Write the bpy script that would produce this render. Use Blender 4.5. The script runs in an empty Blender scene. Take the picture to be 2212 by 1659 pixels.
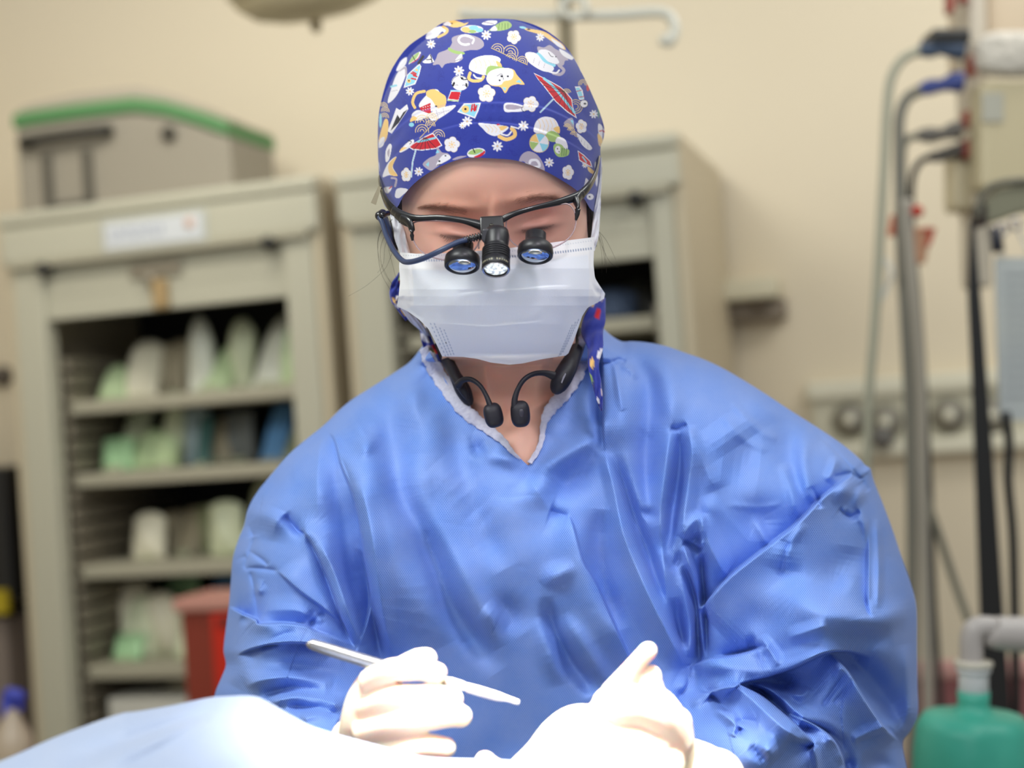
import bpy, bmesh, math, random
import numpy as np
from mathutils import Vector, Matrix
random.seed(7); rng = np.random.default_rng(7)
C = bpy.context.scene.collection
SC = bpy.context.scene

# ------------------------------------------------------------------ camera
FPX = 3072.0                       # focal length in pixels of the 2212 x 1659 frame
CAM = np.array([0.0, 0.0, 1.25])
ROLL, PITCH = math.radians(4.1), math.radians(1.2)
R0 = np.array([1.0, 0, 0]); U0 = np.array([0, -math.sin(PITCH), math.cos(PITCH)])
FW = np.array([0, math.cos(PITCH), math.sin(PITCH)])
RT = R0*math.cos(ROLL) - U0*math.sin(ROLL)
UP = U0*math.cos(ROLL) + R0*math.sin(ROLL)
cam_d = bpy.data.cameras.new('camera'); cam = bpy.data.objects.new('camera', cam_d); C.objects.link(cam)
cam_d.sensor_width = 36.0; cam_d.lens = 36.0*FPX/2212.0
cam.matrix_world = Matrix(((RT[0], UP[0], -FW[0], CAM[0]), (RT[1], UP[1], -FW[1], CAM[1]), (RT[2], UP[2], -FW[2], CAM[2]), (0, 0, 0, 1)))
cam_d.dof.use_dof = True; cam_d.dof.focus_distance = 1.045; cam_d.dof.aperture_fstop = 3.3
cam_d.clip_start = 0.02
SC.camera = cam

def P(px, py, d):
    """point seen at photo pixel (px, py) at depth d, world space"""
    px = np.asarray(px, float); py = np.asarray(py, float); d = np.asarray(d, float)
    x = (px-1106.0)/FPX*d; z = (829.5-py)/FPX*d
    return CAM + x[..., None]*RT + d[..., None]*FW + z[..., None]*UP
def VV(x, y, z):                   # direction given along camera right / depth / up
    return x*RT + y*FW + z*UP

# ------------------------------------------------------------------ world, lights, exposure
SC.view_settings.view_transform = 'Standard'; SC.view_settings.look = 'None'
SC.view_settings.gamma = 1.0; SC.view_settings.use_curve_mapping = False
SC.view_settings.exposure = 0.0
wd = bpy.data.worlds.new('room_air'); SC.world = wd; wd.use_nodes = True
wd.node_tree.nodes['Background'].inputs[0].default_value = (0.93, 0.95, 1.0, 1)
wd.node_tree.nodes['Background'].inputs[1].default_value = 0.34
SC.cycles.use_denoising = True
SC.cycles.max_bounces = 8
SC.cycles.sample_clamp_indirect = 12.0

def lamp(name, kind, loc, target, energy, color, **kw):
    l = bpy.data.lights.new(name, kind); l.energy = energy; l.color = color
    for k, v in kw.items(): setattr(l, k, v)
    o = bpy.data.objects.new(name, l); C.objects.link(o); o.location = Vector(loc)
    o.rotation_euler = (Vector(target)-Vector(loc)).to_track_quat('-Z', 'Y').to_euler()
    return o
HANDS = P(1150, 1610, 0.88)
lamp('ceiling_and_fill_light', 'AREA', (-0.9, 0.2, 2.75), (-0.2, 1.3, 1.0), 30, (0.96, 1.0, 0.95), shape='RECTANGLE', size=0.9, size_y=0.6)
lamp('ceiling_and_fill_light', 'AREA', (1.3, 0.9, 2.75), (0.4, 1.4, 1.0), 13, (0.97, 1.0, 0.95), shape='RECTANGLE', size=1.2, size_y=0.6)
lamp('ceiling_and_fill_light', 'AREA', (-0.9, 2.7, 2.75), (-1.1, 4.4, 0.9), 19, (1.0, 0.96, 0.87), shape='RECTANGLE', size=1.2, size_y=0.6)
lamp('ceiling_and_fill_light', 'AREA', (1.5, 2.4, 2.75), (1.2, 3.9, 1.0), 15, (1.0, 0.97, 0.91), shape='RECTANGLE', size=1.2, size_y=0.6)
lamp('ceiling_and_fill_light', 'AREA', (-0.2, -1.5, 2.6), (0.0, 1.1, 1.2), 17, (0.98, 0.99, 1.0), shape='RECTANGLE', size=1.2, size_y=0.6)  # unseen fill added behind the camera to brighten the mask
lamp('surgical_and_spill_light', 'SPOT', (0.10, 0.35, 2.35), tuple(P(1170, 1650, .85)), 1150, (1.0, 0.97, 0.93), spot_size=math.radians(11.5), spot_blend=0.8, shadow_soft_size=0.10)

lamp('surgical_and_spill_light', 'SPOT', (0.45, 0.15, 2.25), tuple(P(1150, 1500, 1.08)), 40, (0.98, 0.93, 1.0), spot_size=math.radians(24), spot_blend=1.0, shadow_soft_size=0.12)  # wide spot added to stand in for surgical lamp spill on the gown

# ------------------------------------------------------------------ materials
def mat(name, col, rough=0.6, metal=0.0, spec=0.5, sss=0.0, sheen=0.0, coat=0.0, bump=None, noise=None, emit=0.0, vcol=False, alpha=None, sss_col=None, trans=0.0):
    m = bpy.data.materials.new(name); m.use_nodes = True
    nt = m.node_tree; b = nt.nodes['Principled BSDF']; L = nt.links
    b.inputs['Base Color'].default_value = (*col, 1); b.inputs['Roughness'].default_value = rough
    b.inputs['Metallic'].default_value = metal; b.inputs['Specular IOR Level'].default_value = spec
    b.inputs['Coat Weight'].default_value = coat; b.inputs['Sheen Weight'].default_value = sheen
    b.inputs['Transmission Weight'].default_value = trans
    if sss:
        b.inputs['Subsurface Weight'].default_value = sss
        b.inputs['Subsurface Radius'].default_value = sss_col or (1.0, 0.35, 0.2)
        b.inputs['Subsurface Scale'].default_value = 0.006
    if emit:
        b.inputs['Emission Color'].default_value = (*col, 1); b.inputs['Emission Strength'].default_value = emit
    tc = nt.nodes.new('ShaderNodeTexCoord')
    src = None
    if vcol:
        a = nt.nodes.new('ShaderNodeAttribute'); a.attribute_name = 'tint'; src = a.outputs['Color']
        L.new(src, b.inputs['Base Color'])
    if noise:                       # (scale, amount, second colour)
        n = nt.nodes.new('ShaderNodeTexNoise'); n.inputs['Scale'].default_value = noise[0]; n.inputs['Detail'].default_value = 4
        L.new(tc.outputs['Object'], n.inputs['Vector'])
        mx = nt.nodes.new('ShaderNodeMix'); mx.data_type = 'RGBA'
        mr = nt.nodes.new('ShaderNodeMapRange'); mr.inputs[1].default_value = .35; mr.inputs[2].default_value = .65
        mr.inputs[4].default_value = noise[1]
        L.new(n.outputs['Fac'], mr.inputs[0]); L.new(mr.outputs[0], mx.inputs['Factor'])
        mx.inputs['A'].default_value = (*col, 1); mx.inputs['B'].default_value = (*noise[2], 1)
        if src: L.new(src, mx.inputs['A'])
        L.new(mx.outputs['Result'], b.inputs['Base Color'])
    if bump:                        # (scale, strength, distance)
        n = nt.nodes.new('ShaderNodeTexNoise'); n.inputs['Scale'].default_value = bump[0]; n.inputs['Detail'].default_value = 5
        L.new(tc.outputs['Object'], n.inputs['Vector'])
        bp = nt.nodes.new('ShaderNodeBump'); bp.inputs['Strength'].default_value = bump[1]; bp.inputs['Distance'].default_value = bump[2]
        L.new(n.outputs['Fac'], bp.inputs['Height']); L.new(bp.outputs['Normal'], b.inputs['Normal'])
    return m

def srgb(r, g, b):
    f = lambda c: (c/255/12.92) if c/255 <= 0.04045 else ((c/255+0.055)/1.055)**2.4
    return (f(r), f(g), f(b))

def weave_mat(name, c1, c2, pu, pv, rough=0.55, sheen=0.2, bumpd=0.0003, sss=0.0, spec=0.4, thr=(0.55, 0.85)):
    """nonwoven fabric: staggered embossed dots in UV space (UV in photo-sized millimetres of cloth)"""
    m = mat(name, c1, rough, sheen=sheen, spec=spec, sss=sss, sss_col=(.4, .6, 1.0)); nt = m.node_tree; L = nt.links; b = nt.nodes['Principled BSDF']
    uv = nt.nodes.new('ShaderNodeUVMap')
    nz = nt.nodes.new('ShaderNodeTexNoise'); nz.inputs['Scale'].default_value = 0.006; nz.inputs['Detail'].default_value = 2
    L.new(uv.outputs['UV'], nz.inputs['Vector'])
    wv = nt.nodes.new('ShaderNodeVectorMath'); wv.operation = 'MULTIPLY_ADD'; wv.inputs[1].default_value = (22, 22, 0)
    L.new(nz.outputs['Color'], wv.inputs[0]); L.new(uv.outputs['UV'], wv.inputs[2])
    sp = nt.nodes.new('ShaderNodeSeparateXYZ'); L.new(wv.outputs[0], sp.inputs[0])
    def M(op, a, bb=None):
        n = nt.nodes.new('ShaderNodeMath'); n.operation = op
        for i, v in enumerate((a, bb)):
            if v is None: continue
            if isinstance(v, (int, float)): n.inputs[i].default_value = v
            else: L.new(v, n.inputs[i])
        return n.outputs[0]
    u = M('MULTIPLY', sp.outputs[0], math.pi/pu); v = M('MULTIPLY', sp.outputs[1], math.pi/pv)
    s = M('MULTIPLY', M('SINE', M('ADD', u, v)), M('SINE', M('SUBTRACT', u, v)))
    s = M('ABSOLUTE', s)
    mr = nt.nodes.new('ShaderNodeMapRange'); mr.interpolation_type = 'SMOOTHSTEP'
    mr.inputs[1].default_value = thr[0]; mr.inputs[2].default_value = thr[1]; L.new(s, mr.inputs[0])
    mx = nt.nodes.new('ShaderNodeMix'); mx.data_type = 'RGBA'; mx.inputs['A'].default_value = (*c1, 1); mx.inputs['B'].default_value = (*c2, 1)
    L.new(mr.outputs[0], mx.inputs['Factor'])
    # dye varies slightly over the cloth
    n2 = nt.nodes.new('ShaderNodeTexNoise'); n2.inputs['Scale'].default_value = 0.012; n2.inputs['Detail'].default_value = 3; L.new(uv.outputs['UV'], n2.inputs['Vector'])
    hs = nt.nodes.new('ShaderNodeHueSaturation'); mr2 = nt.nodes.new('ShaderNodeMapRange'); mr2.inputs[3].default_value = .88; mr2.inputs[4].default_value = 1.12
    L.new(n2.outputs['Fac'], mr2.inputs[0]); L.new(mr2.outputs[0], hs.inputs['Saturation']); L.new(mx.outputs['Result'], hs.inputs['Color'])
    L.new(hs.outputs['Color'], b.inputs['Base Color'])
    bp = nt.nodes.new('ShaderNodeBump'); bp.invert = True; bp.inputs['Strength'].default_value = .5; bp.inputs['Distance'].default_value = bumpd
    L.new(mr.outputs[0], bp.inputs['Height']); L.new(bp.outputs['Normal'], b.inputs['Normal'])
    return m

# ------------------------------------------------------------------ objects
WLOC = {}
def thing(name, label, cat, loc, group=None):
    o = bpy.data.objects.new(name, None); C.objects.link(o); o.location = Vector(loc); o.empty_display_size = 0.05
    WLOC[o] = np.array(loc, float); o['label'] = label; o['category'] = cat
    if group: o['group'] = group
    return o
def tag(o, label=None, cat=None, group=None, kind=None):
    for k, v in (('label', label), ('category', cat), ('group', group), ('kind', kind)):
        if v: o[k] = v
    return o
def obj(name, parts, m, parent=None, smooth=True, tint=None, uv=None, bevel=0):
    """parts: (verts, faces) or a list of them, world space; ONE mesh object"""
    if isinstance(parts, tuple): parts = [parts]
    V, F, off = [], [], 0
    for v, f in parts:
        v = np.asarray(v, float).reshape(-1, 3); V.append(v)
        if isinstance(f, np.ndarray): F.append(f+off)
        else: F.append([[i+off for i in q] for q in f])
        off += len(v)
    V = np.concatenate(V); c = (V.min(0)+V.max(0))/2
    me = bpy.data.meshes.new(name)
    if all(isinstance(f, np.ndarray) and f.ndim == 2 and f.shape[1] == 4 for f in F):
        Q = np.concatenate(F).astype(np.int32)
        me.vertices.add(len(V)); me.vertices.foreach_set('co', (V-c).astype(np.float32).ravel())
        me.loops.add(Q.size); me.loops.foreach_set('vertex_index', Q.ravel())
        me.polygons.add(len(Q)); me.polygons.foreach_set('loop_start', np.arange(0, Q.size, 4, dtype=np.int32))
        me.update(calc_edges=True); me.validate()
    else:
        FF = []
        for f in F: FF += [list(map(int, q)) for q in f]
        me.from_pydata((V-c).tolist(), [], FF)
    me.polygons.foreach_set('use_smooth', [bool(smooth)]*len(me.polygons))
    me.materials.append(m)
    if tint is not None:
        a = me.color_attributes.new('tint', 'FLOAT_COLOR', 'POINT')
        cc = np.ones((len(V), 4), np.float32); cc[:, :3] = tint; a.data.foreach_set('color', cc.ravel())
    if uv is not None:
        l = me.uv_layers.new(name='UVMap'); idx = np.empty(len(me.loops), np.int32); me.loops.foreach_get('vertex_index', idx)
        l.data.foreach_set('uv', np.asarray(uv, np.float32)[idx].ravel())
    o = bpy.data.objects.new(name, me); C.objects.link(o)
    base = WLOC[parent] if parent is not None else np.zeros(3)
    o.location = Vector(c-base); WLOC[o] = c
    if parent is not None: o.parent = parent
    if bevel:
        b = o.modifiers.new('bevel', 'BEVEL'); b.width = bevel; b.segments = 2; b.limit_method = 'ANGLE'; b.angle_limit = math.radians(50)
        if smooth: pass
    return o

# ------------------------------------------------------------------ shapes (all return world verts, faces)
def spline(pts, n=8, closed=False):
    p = np.array(pts, float); N = len(p)
    out = []
    rngN = N if closed else N-1
    for i in range(rngN):
        if closed: a, b, c, d = p[(i-1) % N], p[i], p[(i+1) % N], p[(i+2) % N]
        else: a, b, c, d = p[max(i-1, 0)], p[i], p[i+1], p[min(i+2, N-1)]
        for k in range(n):
            t = k/n
            out.append(0.5*((2*b)+(-a+c)*t+(2*a-5*b+4*c-d)*t*t+(-a+3*b-3*c+d)*t**3))
    if not closed: out.append(p[-1])
    return np.array(out)
def tube(pts, r, n=12, flat=None, updir=None, caps=True):
    """pts world Nx3; r scalar or list; flat=(a,b) multipliers of r across / along updir"""
    p = np.asarray(pts, float); N = len(p); r = np.broadcast_to(np.asarray(r, float), (N,)) if np.ndim(r) else np.full(N, r)
    T = np.gradient(p, axis=0); T /= np.linalg.norm(T, axis=1)[:, None]+1e-12
    u = np.array(updir if updir is not None else (0.13, 0.21, 0.97)); V = []
    a = u-T[0]*T[0].dot(u); a /= np.linalg.norm(a)+1e-12
    th = np.linspace(0, 2*math.pi, n, endpoint=False)
    for i in range(N):
        if updir is not None: a = u-T[i]*T[i].dot(u)
        else: a = a-T[i]*T[i].dot(a)
        a /= np.linalg.norm(a)+1e-12; b = np.cross(T[i], a)
        fa, fb = flat if flat else (1, 1)
        V.append(p[i]+r[i]*(np.cos(th)[:, None]*a*fb+np.sin(th)[:, None]*b*fa))
    V = np.concatenate(V); F = []
    for i in range(N-1):
        for k in range(n):
            F.append([i*n+k, i*n+(k+1) % n, (i+1)*n+(k+1) % n, (i+1)*n+k])
    if caps: F += [list(range(n))[::-1], [(N-1)*n+k for k in range(n)]]
    return V, F
def capsule(pts, r, n=14):
    """rounded-end tube"""
    p = np.asarray(pts, float); N = len(p); r = np.broadcast_to(np.asarray(r, float), (N,)).copy() if np.ndim(r) else np.full(N, r)
    d0 = p[0]-p[1]; d0 /= np.linalg.norm(d0); d1 = p[-1]-p[-2]; d1 /= np.linalg.norm(d1)
    pre, pr, post, qr = [], [], [], []
    for a in (88, 70, 50, 30, 12):
        s, c = math.sin(math.radians(a)), math.cos(math.radians(a))
        pre.append(p[0]+d0*r[0]*s); pr.append(r[0]*c)
    for a in (12, 30, 50, 70, 88):
        s, c = math.sin(math.radians(a)), math.cos(math.radians(a))
        post.append(p[-1]+d1*r[-1]*s); qr.append(r[-1]*c)
    return tube(np.vstack([pre, p, post]), np.concatenate([pr, r, qr]), n)
def lathe(prof, o, ax, n=40, caps=True):
    """prof list of (radius, distance along ax)"""
    o = np.asarray(o, float); ax = np.asarray(ax, float); ax = ax/np.linalg.norm(ax)
    a = np.cross(ax, (0.0, 0.0, 1.0) if abs(ax[2]) < .9 else (1.0, 0, 0)); a /= np.linalg.norm(a); b = np.cross(ax, a)
    th = np.linspace(0, 2*math.pi, n, endpoint=False); V = []
    for r, h in prof:
        V.append(o+ax*h+r*(np.cos(th)[:, None]*a+np.sin(th)[:, None]*b))
    V = np.concatenate(V); F = []; N = len(prof)
    for i in range(N-1):
        for k in range(n): F.append([i*n+k, i*n+(k+1) % n, (i+1)*n+(k+1) % n, (i+1)*n+k])
    if caps: F += [list(range(n))[::-1], [(N-1)*n+k for k in range(n)]]
    return V, F
def box(c, ex, ey, ez, sx, sy, sz):
    c = np.asarray(c, float); ex, ey, ez = (np.asarray(e, float) for e in (ex, ey, ez))
    V = np.array([c+ex*sx/2*i+ey*sy/2*j+ez*sz/2*k for i in (-1, 1) for j in (-1, 1) for k in (-1, 1)])
    return V, [[0, 1, 3, 2], [4, 6, 7, 5], [0, 4, 5, 1], [2, 3, 7, 6], [0, 2, 6, 4], [1, 5, 7, 3]]
def prism(poly_front, poly_back):
    """two matching world outlines -> closed solid"""
    a = np.asarray(poly_front); b = np.asarray(poly_back); n = len(a)
    F = [list(range(n)), [n+k for k in range(n)][::-1]]+[[k, n+k, n+(k+1) % n, (k+1) % n] for k in range(n)]
    return np.vstack([a, b]), F
def ellipsoid(c, ex, ey, ez, n=32, m=20, pw=1.0):
    V = []
    for j in range(m+1):
        ph = math.pi*j/m
        for i in range(n):
            th = 2*math.pi*i/n
            f = lambda t: math.copysign(abs(t)**pw, t)
            V.append(c+ex*f(math.sin(ph))*f(math.cos(th))+ey*f(math.sin(ph))*f(math.sin(th))+ez*f(math.cos(ph)))
    F = [[j*n+i, j*n+(i+1) % n, (j+1)*n+(i+1) % n, (j+1)*n+i] for j in range(m) for i in range(n)]
    return np.array(V), F

def inside(x, y, poly):
    r = np.zeros(x.shape, bool); n = len(poly)
    for i in range(n):
        x1, y1 = poly[i]; x2, y2 = poly[(i+1) % n]
        if y1 == y2: continue
        c = ((y1 > y) != (y2 > y)) & (x < (x2-x1)*(y-y1)/(y2-y1)+x1)
        r ^= c
    return r
def near(x, y, poly, closed=True):
    """distance, nearest x, nearest y"""
    best = np.full(x.shape, 1e18); bx = np.zeros(x.shape); by = np.zeros(x.shape); n = len(poly)
    for i in range(n if closed else n-1):
        x1, y1 = poly[i]; x2, y2 = poly[(i+1) % n]; dx, dy = x2-x1, y2-y1; L = dx*dx+dy*dy
        if L < 1e-12: continue
        t = np.clip(((x-x1)*dx+(y-y1)*dy)/L, 0, 1); qx, qy = x1+t*dx, y1+t*dy
        d = (x-qx)**2+(y-qy)**2; m = d < best
        best[m] = d[m]; bx[m] = qx[m]; by[m] = qy[m]
    return np.sqrt(best), bx, by
def relief(poly, fdepth, step, flip=False):
    """cloth or skin surface bounded by an outline; fdepth(px, py) -> depth. returns verts, quads, px, py"""
    poly = np.asarray(poly, float); x0, y0 = poly.min(0)-step; x1, y1 = poly.max(0)+step
    gx, gy = np.meshgrid(np.arange(x0, x1+step, step), np.arange(y0, y1+step, step)); h, w = gx.shape
    ins = inside(gx, gy, poly)
    anyn = ins.copy()
    cell = ins[:-1, :-1] | ins[1:, :-1] | ins[:-1, 1:] | ins[1:, 1:]
    used = np.zeros((h, w), bool)
    for a, b in ((0, 0), (1, 0), (0, 1), (1, 1)): used[a:h-1+a, b:w-1+b] |= cell
    out = used & ~ins
    d, bx, by = near(gx[out], gy[out], poly)
    gx = gx.copy(); gy = gy.copy(); gx[out] = bx; gy[out] = by
    ids = -np.ones((h, w), int); ids[used] = np.arange(used.sum())
    px, py = gx[used], gy[used]
    jj, ii = np.nonzero(cell)
    Q = np.stack([ids[jj, ii], ids[jj+1, ii], ids[jj+1, ii+1], ids[jj, ii+1]], 1)
    if flip: Q = Q[:, ::-1]
    return P(px, py, fdepth(px, py)), Q, px, py

def sint(x, xs, ys, sig=22.0):
    g = np.arange(-200, 2000, 4.0); v = np.interp(g, xs, ys); kx = np.arange(-20, 21)*4.0; kk = np.exp(-.5*(kx/sig)**2); kk /= kk.sum()
    return np.interp(x, g, np.convolve(np.pad(v, 20, 'edge'), kk, 'valid'))
def stroke_field(X, Y, strokes, gain=1.0):
    """sum of fold strokes; each = (kind, [(x, y, h, w), ...]); returns displacement toward the viewer in metres (h in mm)"""
    out = np.zeros(X.shape)
    for kind, pts in strokes:
        q = spline(pts, 6); xy = q[:, :2]; hh = q[:, 2]*gain/(1+(gain-1)*np.abs(q[:, 2])/30); ww = np.maximum(q[:, 3], 2)
        if gain > 1: hh = hh*(1+.45*np.clip((ww-15)/20, 0, 1))
        tt = np.linspace(0, 1, len(hh)); Ls = np.linalg.norm(np.diff(xy, axis=0), axis=1).sum()+1; ef = float(np.clip((1.0 if kind in 'SDC' else 1.7 if kind == 'T' else 2.8)*ww.mean()/Ls, .18, .5)); ed = lambda v: np.clip(v/ef, 0, 1)**2*(3-2*np.clip(v/ef, 0, 1))
        hh = hh*ed(tt+.02)*ed(1-tt+.02)
        W = ww.max()*(7 if kind in 'SC' else 3.4)+10; a, b = xy.min(0)-W, xy.max(0)+W
        sel = (X > a[0]) & (X < b[0]) & (Y > a[1]) & (Y < b[1])
        if not sel.any(): continue
        x, y = X[sel], Y[sel]
        best = np.full(x.shape, 1e18); sg = np.ones(x.shape); hv = np.zeros(x.shape); wv = np.ones(x.shape); over = np.zeros(x.shape)
        n = len(xy)
        for i in range(n-1):
            dx, dy = xy[i+1]-xy[i]; L = dx*dx+dy*dy
            if L < 1e-9: continue
            tr = ((x-xy[i, 0])*dx+(y-xy[i, 1])*dy)/L; t = np.clip(tr, 0, 1)
            ex, ey = x-xy[i, 0]-t*dx, y-xy[i, 1]-t*dy; d = ex*ex+ey*ey
            m = d < best; best[m] = d[m]
            s = dx*(y-xy[i, 1])-dy*(x-xy[i, 0])
            sg[m] = np.sign(s[m]); hv[m] = (hh[i]+(hh[i+1]-hh[i])*t)[m]; wv[m] = (ww[i]+(ww[i+1]-ww[i])*t)[m]
            ov = np.zeros(x.shape)
            if i == 0: ov = np.where(tr < 0, -tr*math.sqrt(L), 0)
            if i == n-2: ov = np.where(tr > 1, (tr-1)*math.sqrt(L), ov)
            over[m] = ov[m]
        s = np.sqrt(best); e = 2.0
        if kind == 'R': f = np.exp(-(s/wv)**2)
        elif kind == 'V': f = -np.exp(-(s/wv)**2)
        elif kind == 'T': f = np.maximum(0, 1-(np.sqrt(s*s+e*e)-e)/wv/1.6); f = f*f*(1.4-.4*f)
        elif kind == 'C': f = -np.exp(-(np.sqrt(s*s+e*e)-e)/wv)
        elif kind in 'SD':
            # raised lip on the positive side, soft decay away from it, tiny tuck on the other
            ss = s*sg
            up = 1/(1+np.exp(-np.clip(ss/.75, -30, 30)))
            f = up*np.exp(-np.maximum(ss, 0)/wv) - (1-up)*0.6*np.exp(-np.maximum(-ss, 0)/(wv*.4))
            if kind == 'D': f = up*np.exp(-(np.maximum(ss, 0)/wv)**2)
        f = f*np.exp(-(over/np.maximum(wv*.8, 4))**2)
        out[sel] += hv*f*1e-3
    return out

# ================================================================== ROOM
YAW = math.radians(17)
E1 = np.array([math.cos(YAW), -math.sin(YAW), 0]); N1 = np.array([math.sin(YAW), math.cos(YAW), 0]); Z1 = np.array([0, 0, 1.0])
def ray(px, py): return P(px, py, 1.0)-CAM
# distance of the cabinet fronts such that pixels 20..700 span 0.92 m
_a, _b = ray(20, 455), ray(700, 378)
_k = 1.0/abs(_b.dot(E1)/_b.dot(N1)-_a.dot(E1)/_a.dot(N1))*0.92
FRONT = CAM+N1*_k
def on(px, py, b=0.0):
    """(a, c) of the pixel on the vertical plane b metres behind the cabinet fronts; a along the wall, c above the floor"""
    r = ray(px, py); t = (_k+b)/r.dot(N1); q = CAM+r*t
    return float((q-FRONT).dot(E1)), float(q[2])
def G(a, b, c): return FRONT*np.array([1, 1, 0])+E1*a+N1*b+Z1*c
def bx(a0, a1, b0, b1, c0, c1):
    return box(G((a0+a1)/2, (b0+b1)/2, (c0+c1)/2), E1, N1, Z1, abs(a1-a0), abs(b1-b0), abs(c1-c0))

DEP = 0.62
wall_m = mat('beige_wall_paint', srgb(221, 209, 184), 0.75, bump=(60, .05, .002), noise=(1.3, .25, srgb(215, 203, 177)))
floor_m = mat('grey_vinyl_floor', srgb(150, 146, 136), 0.4, noise=(30, .5, srgb(130, 127, 120)))
ceil_m = mat('white_ceiling_tile', srgb(225, 224, 218), 0.9, bump=(120, .2, .002))
def plane(p0, p1, p2, p3): return np.array([p0, p1, p2, p3]), [[0, 1, 2, 3]]
WB = DEP+0.03
o = obj('wall_back', bx(-3.2, 3.6, WB, WB+.12, 0, 2.9), wall_m, smooth=False); o['kind'] = 'structure'
o = obj('wall_left', bx(-3.3, -3.18, -5.5, WB+.12, 0, 2.9), wall_m, smooth=False); o['kind'] = 'structure'
o = obj('floor', bx(-3.3, 3.7, -5.5, WB+.12, -.1, 0), floor_m, smooth=False); o['kind'] = 'structure'
o = obj('baseboard_back', bx(-3.18, 3.6, WB-.012, WB, 0, .1), mat('dark_baseboard', srgb(90, 84, 76), .5), smooth=False); o['kind'] = 'structure'

cab_m = mat('putty_cabinet_enamel', srgb(182, 179, 160), 0.42, bump=(200, .03, .001))
cabside_m = mat('putty_cabinet_side', srgb(190, 178, 152), 0.5)
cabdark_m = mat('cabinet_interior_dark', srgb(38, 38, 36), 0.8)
shelf_m = mat('cabinet_shelf_enamel', srgb(168, 163, 143), 0.5)
black_m = mat('black_plastic', srgb(22, 22, 22), 0.45)
rail_m = mat('slotted_rail_steel', srgb(140, 132, 116), 0.45, metal=.3)
tan_m = mat('tan_latch_plastic', srgb(164, 138, 96), .5)

def cabinet(label, aL, aR, top, open_top, shelves, inner_l, inner_r, plate=None):
    t = thing('storage_cabinet', label, 'cabinet', G((aL+aR)/2, DEP/2, 0))
    w = .028
    obj('side_panel', bx(aL, aL+w, .0, DEP, 0.05, top), cabside_m, t, False, bevel=.006)
    obj('side_panel', bx(aR-w, aR, .0, DEP, 0.05, top), cabside_m, t, False, bevel=.006)
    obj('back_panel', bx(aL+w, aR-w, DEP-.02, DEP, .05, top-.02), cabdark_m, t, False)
    obj('top_panel', bx(aL+.001, aR-.001, .0, DEP-.001, top-.02, top+.004), cab_m, t, False, bevel=.008)
    obj('base_panel', bx(aL+w, aR-w, .0, DEP-.02, .05, .11), cab_m, t, False)
    hb = open_top+.155
    obj('header_panel', [bx(aL+.004, aR-.004, -.022, .02, hb, top-.035), bx(aL+.002, aR-.002, -.030, .01, top-.035, top)], cab_m, t, False, bevel=.01)
    obj('header_trim', bx(aL+.03, aR-.03, -.030, -.008, hb-.014, hb+.004), shelf_m, t, False, bevel=.003)
    obj('stile', bx(aL+w, inner_l, -.008, .05, .05, hb), cab_m, t, False, bevel=.006)
    obj('stile', bx(inner_r, aR-w, -.008, .05, .05, hb), cab_m, t, False, bevel=.006)
    dr = obj('roller_door', [bx(inner_l, inner_r, .006+.002*(i % 2), .03, open_top+i*.031, open_top+(i+1)*.031) for i in range(5)], cab_m, t, False, bevel=.003)
    obj('lock', lathe([(.016, 0), (.016, .02), (.008, .024)], G((inner_l+inner_r)/2-.03, .006, open_top+.08), -N1, 18), rail_m, dr)
    obj('latch_handle', [bx((inner_l+inner_r)/2-.02, (inner_l+inner_r)/2+.02, -.022, .006, open_top+.0, open_top+.075)], tan_m, dr, False, bevel=.006)
    obj('latch_plate', bx((inner_l+inner_r)/2-.09, (inner_l+inner_r)/2+.06, -.004, .006, open_top+.085, open_top+.125), rail_m, dr, False, bevel=.003)
    for s in (inner_l+.02, inner_r-.03):
        obj('door_stop', lathe([(.016, 0), (.02, .01), (.014, .035), (.004, .038)], G(s, -.006, hb-.02), -N1, 18), black_m, t)
    for s, x0, x1 in ((0, inner_l, inner_l+.02), (1, inner_r-.02, inner_r)):
        obj('shelf_rail', [bx(x0, x1, .06, DEP-.03, .15+i*.045, .15+i*.045+.03) for i in range(int((open_top-.2)/.045))], rail_m, t, False)
    for c in shelves:
        obj('shelf', bx(inner_l+.02, inner_r-.02, .055, DEP-.025, c-.034, c), shelf_m, t, False, bevel=.004)
        for k in range(4):
            pass
    if plate:
        x0, x1, c0, c1 = plate
        rim = obj('name_plate', bx(x0, x1, -.030, -.020, c0, c1), mat('name_plate_frame', srgb(176, 178, 170), .35), t, False, bevel=.02)
        obj('label_card', bx(x0+.012, x1-.012, -.033, -.029, c0+.012, c1-.012), mat('name_plate_white', srgb(204, 207, 209), .4), rim, False, bevel=.006)
        letters = []
        xx = x0+.035
        for k, wdt in enumerate((.014, .016, .012, .014, .014, .013, .015, .012)):
            letters.append(bx(xx, xx+.004, -.0345, -.032, c0+.035, c0+.062))
            letters.append(bx(xx, xx+wdt*.8, -.0345, -.032, c0+.035+(k % 3)*.011, c0+.040+(k % 3)*.011))
            xx += wdt+.006
        obj('lettering', letters, mat('plate_lettering', srgb(150, 156, 176), .5), rim, False)
        obj('emblem', lathe([(.014, 0), (.014, .002)], G(x1-.045, -.032, (c0+c1)/2+.01), -N1, 20), mat('plate_emblem', srgb(206, 170, 150), .5), rim)
    return t

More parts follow.
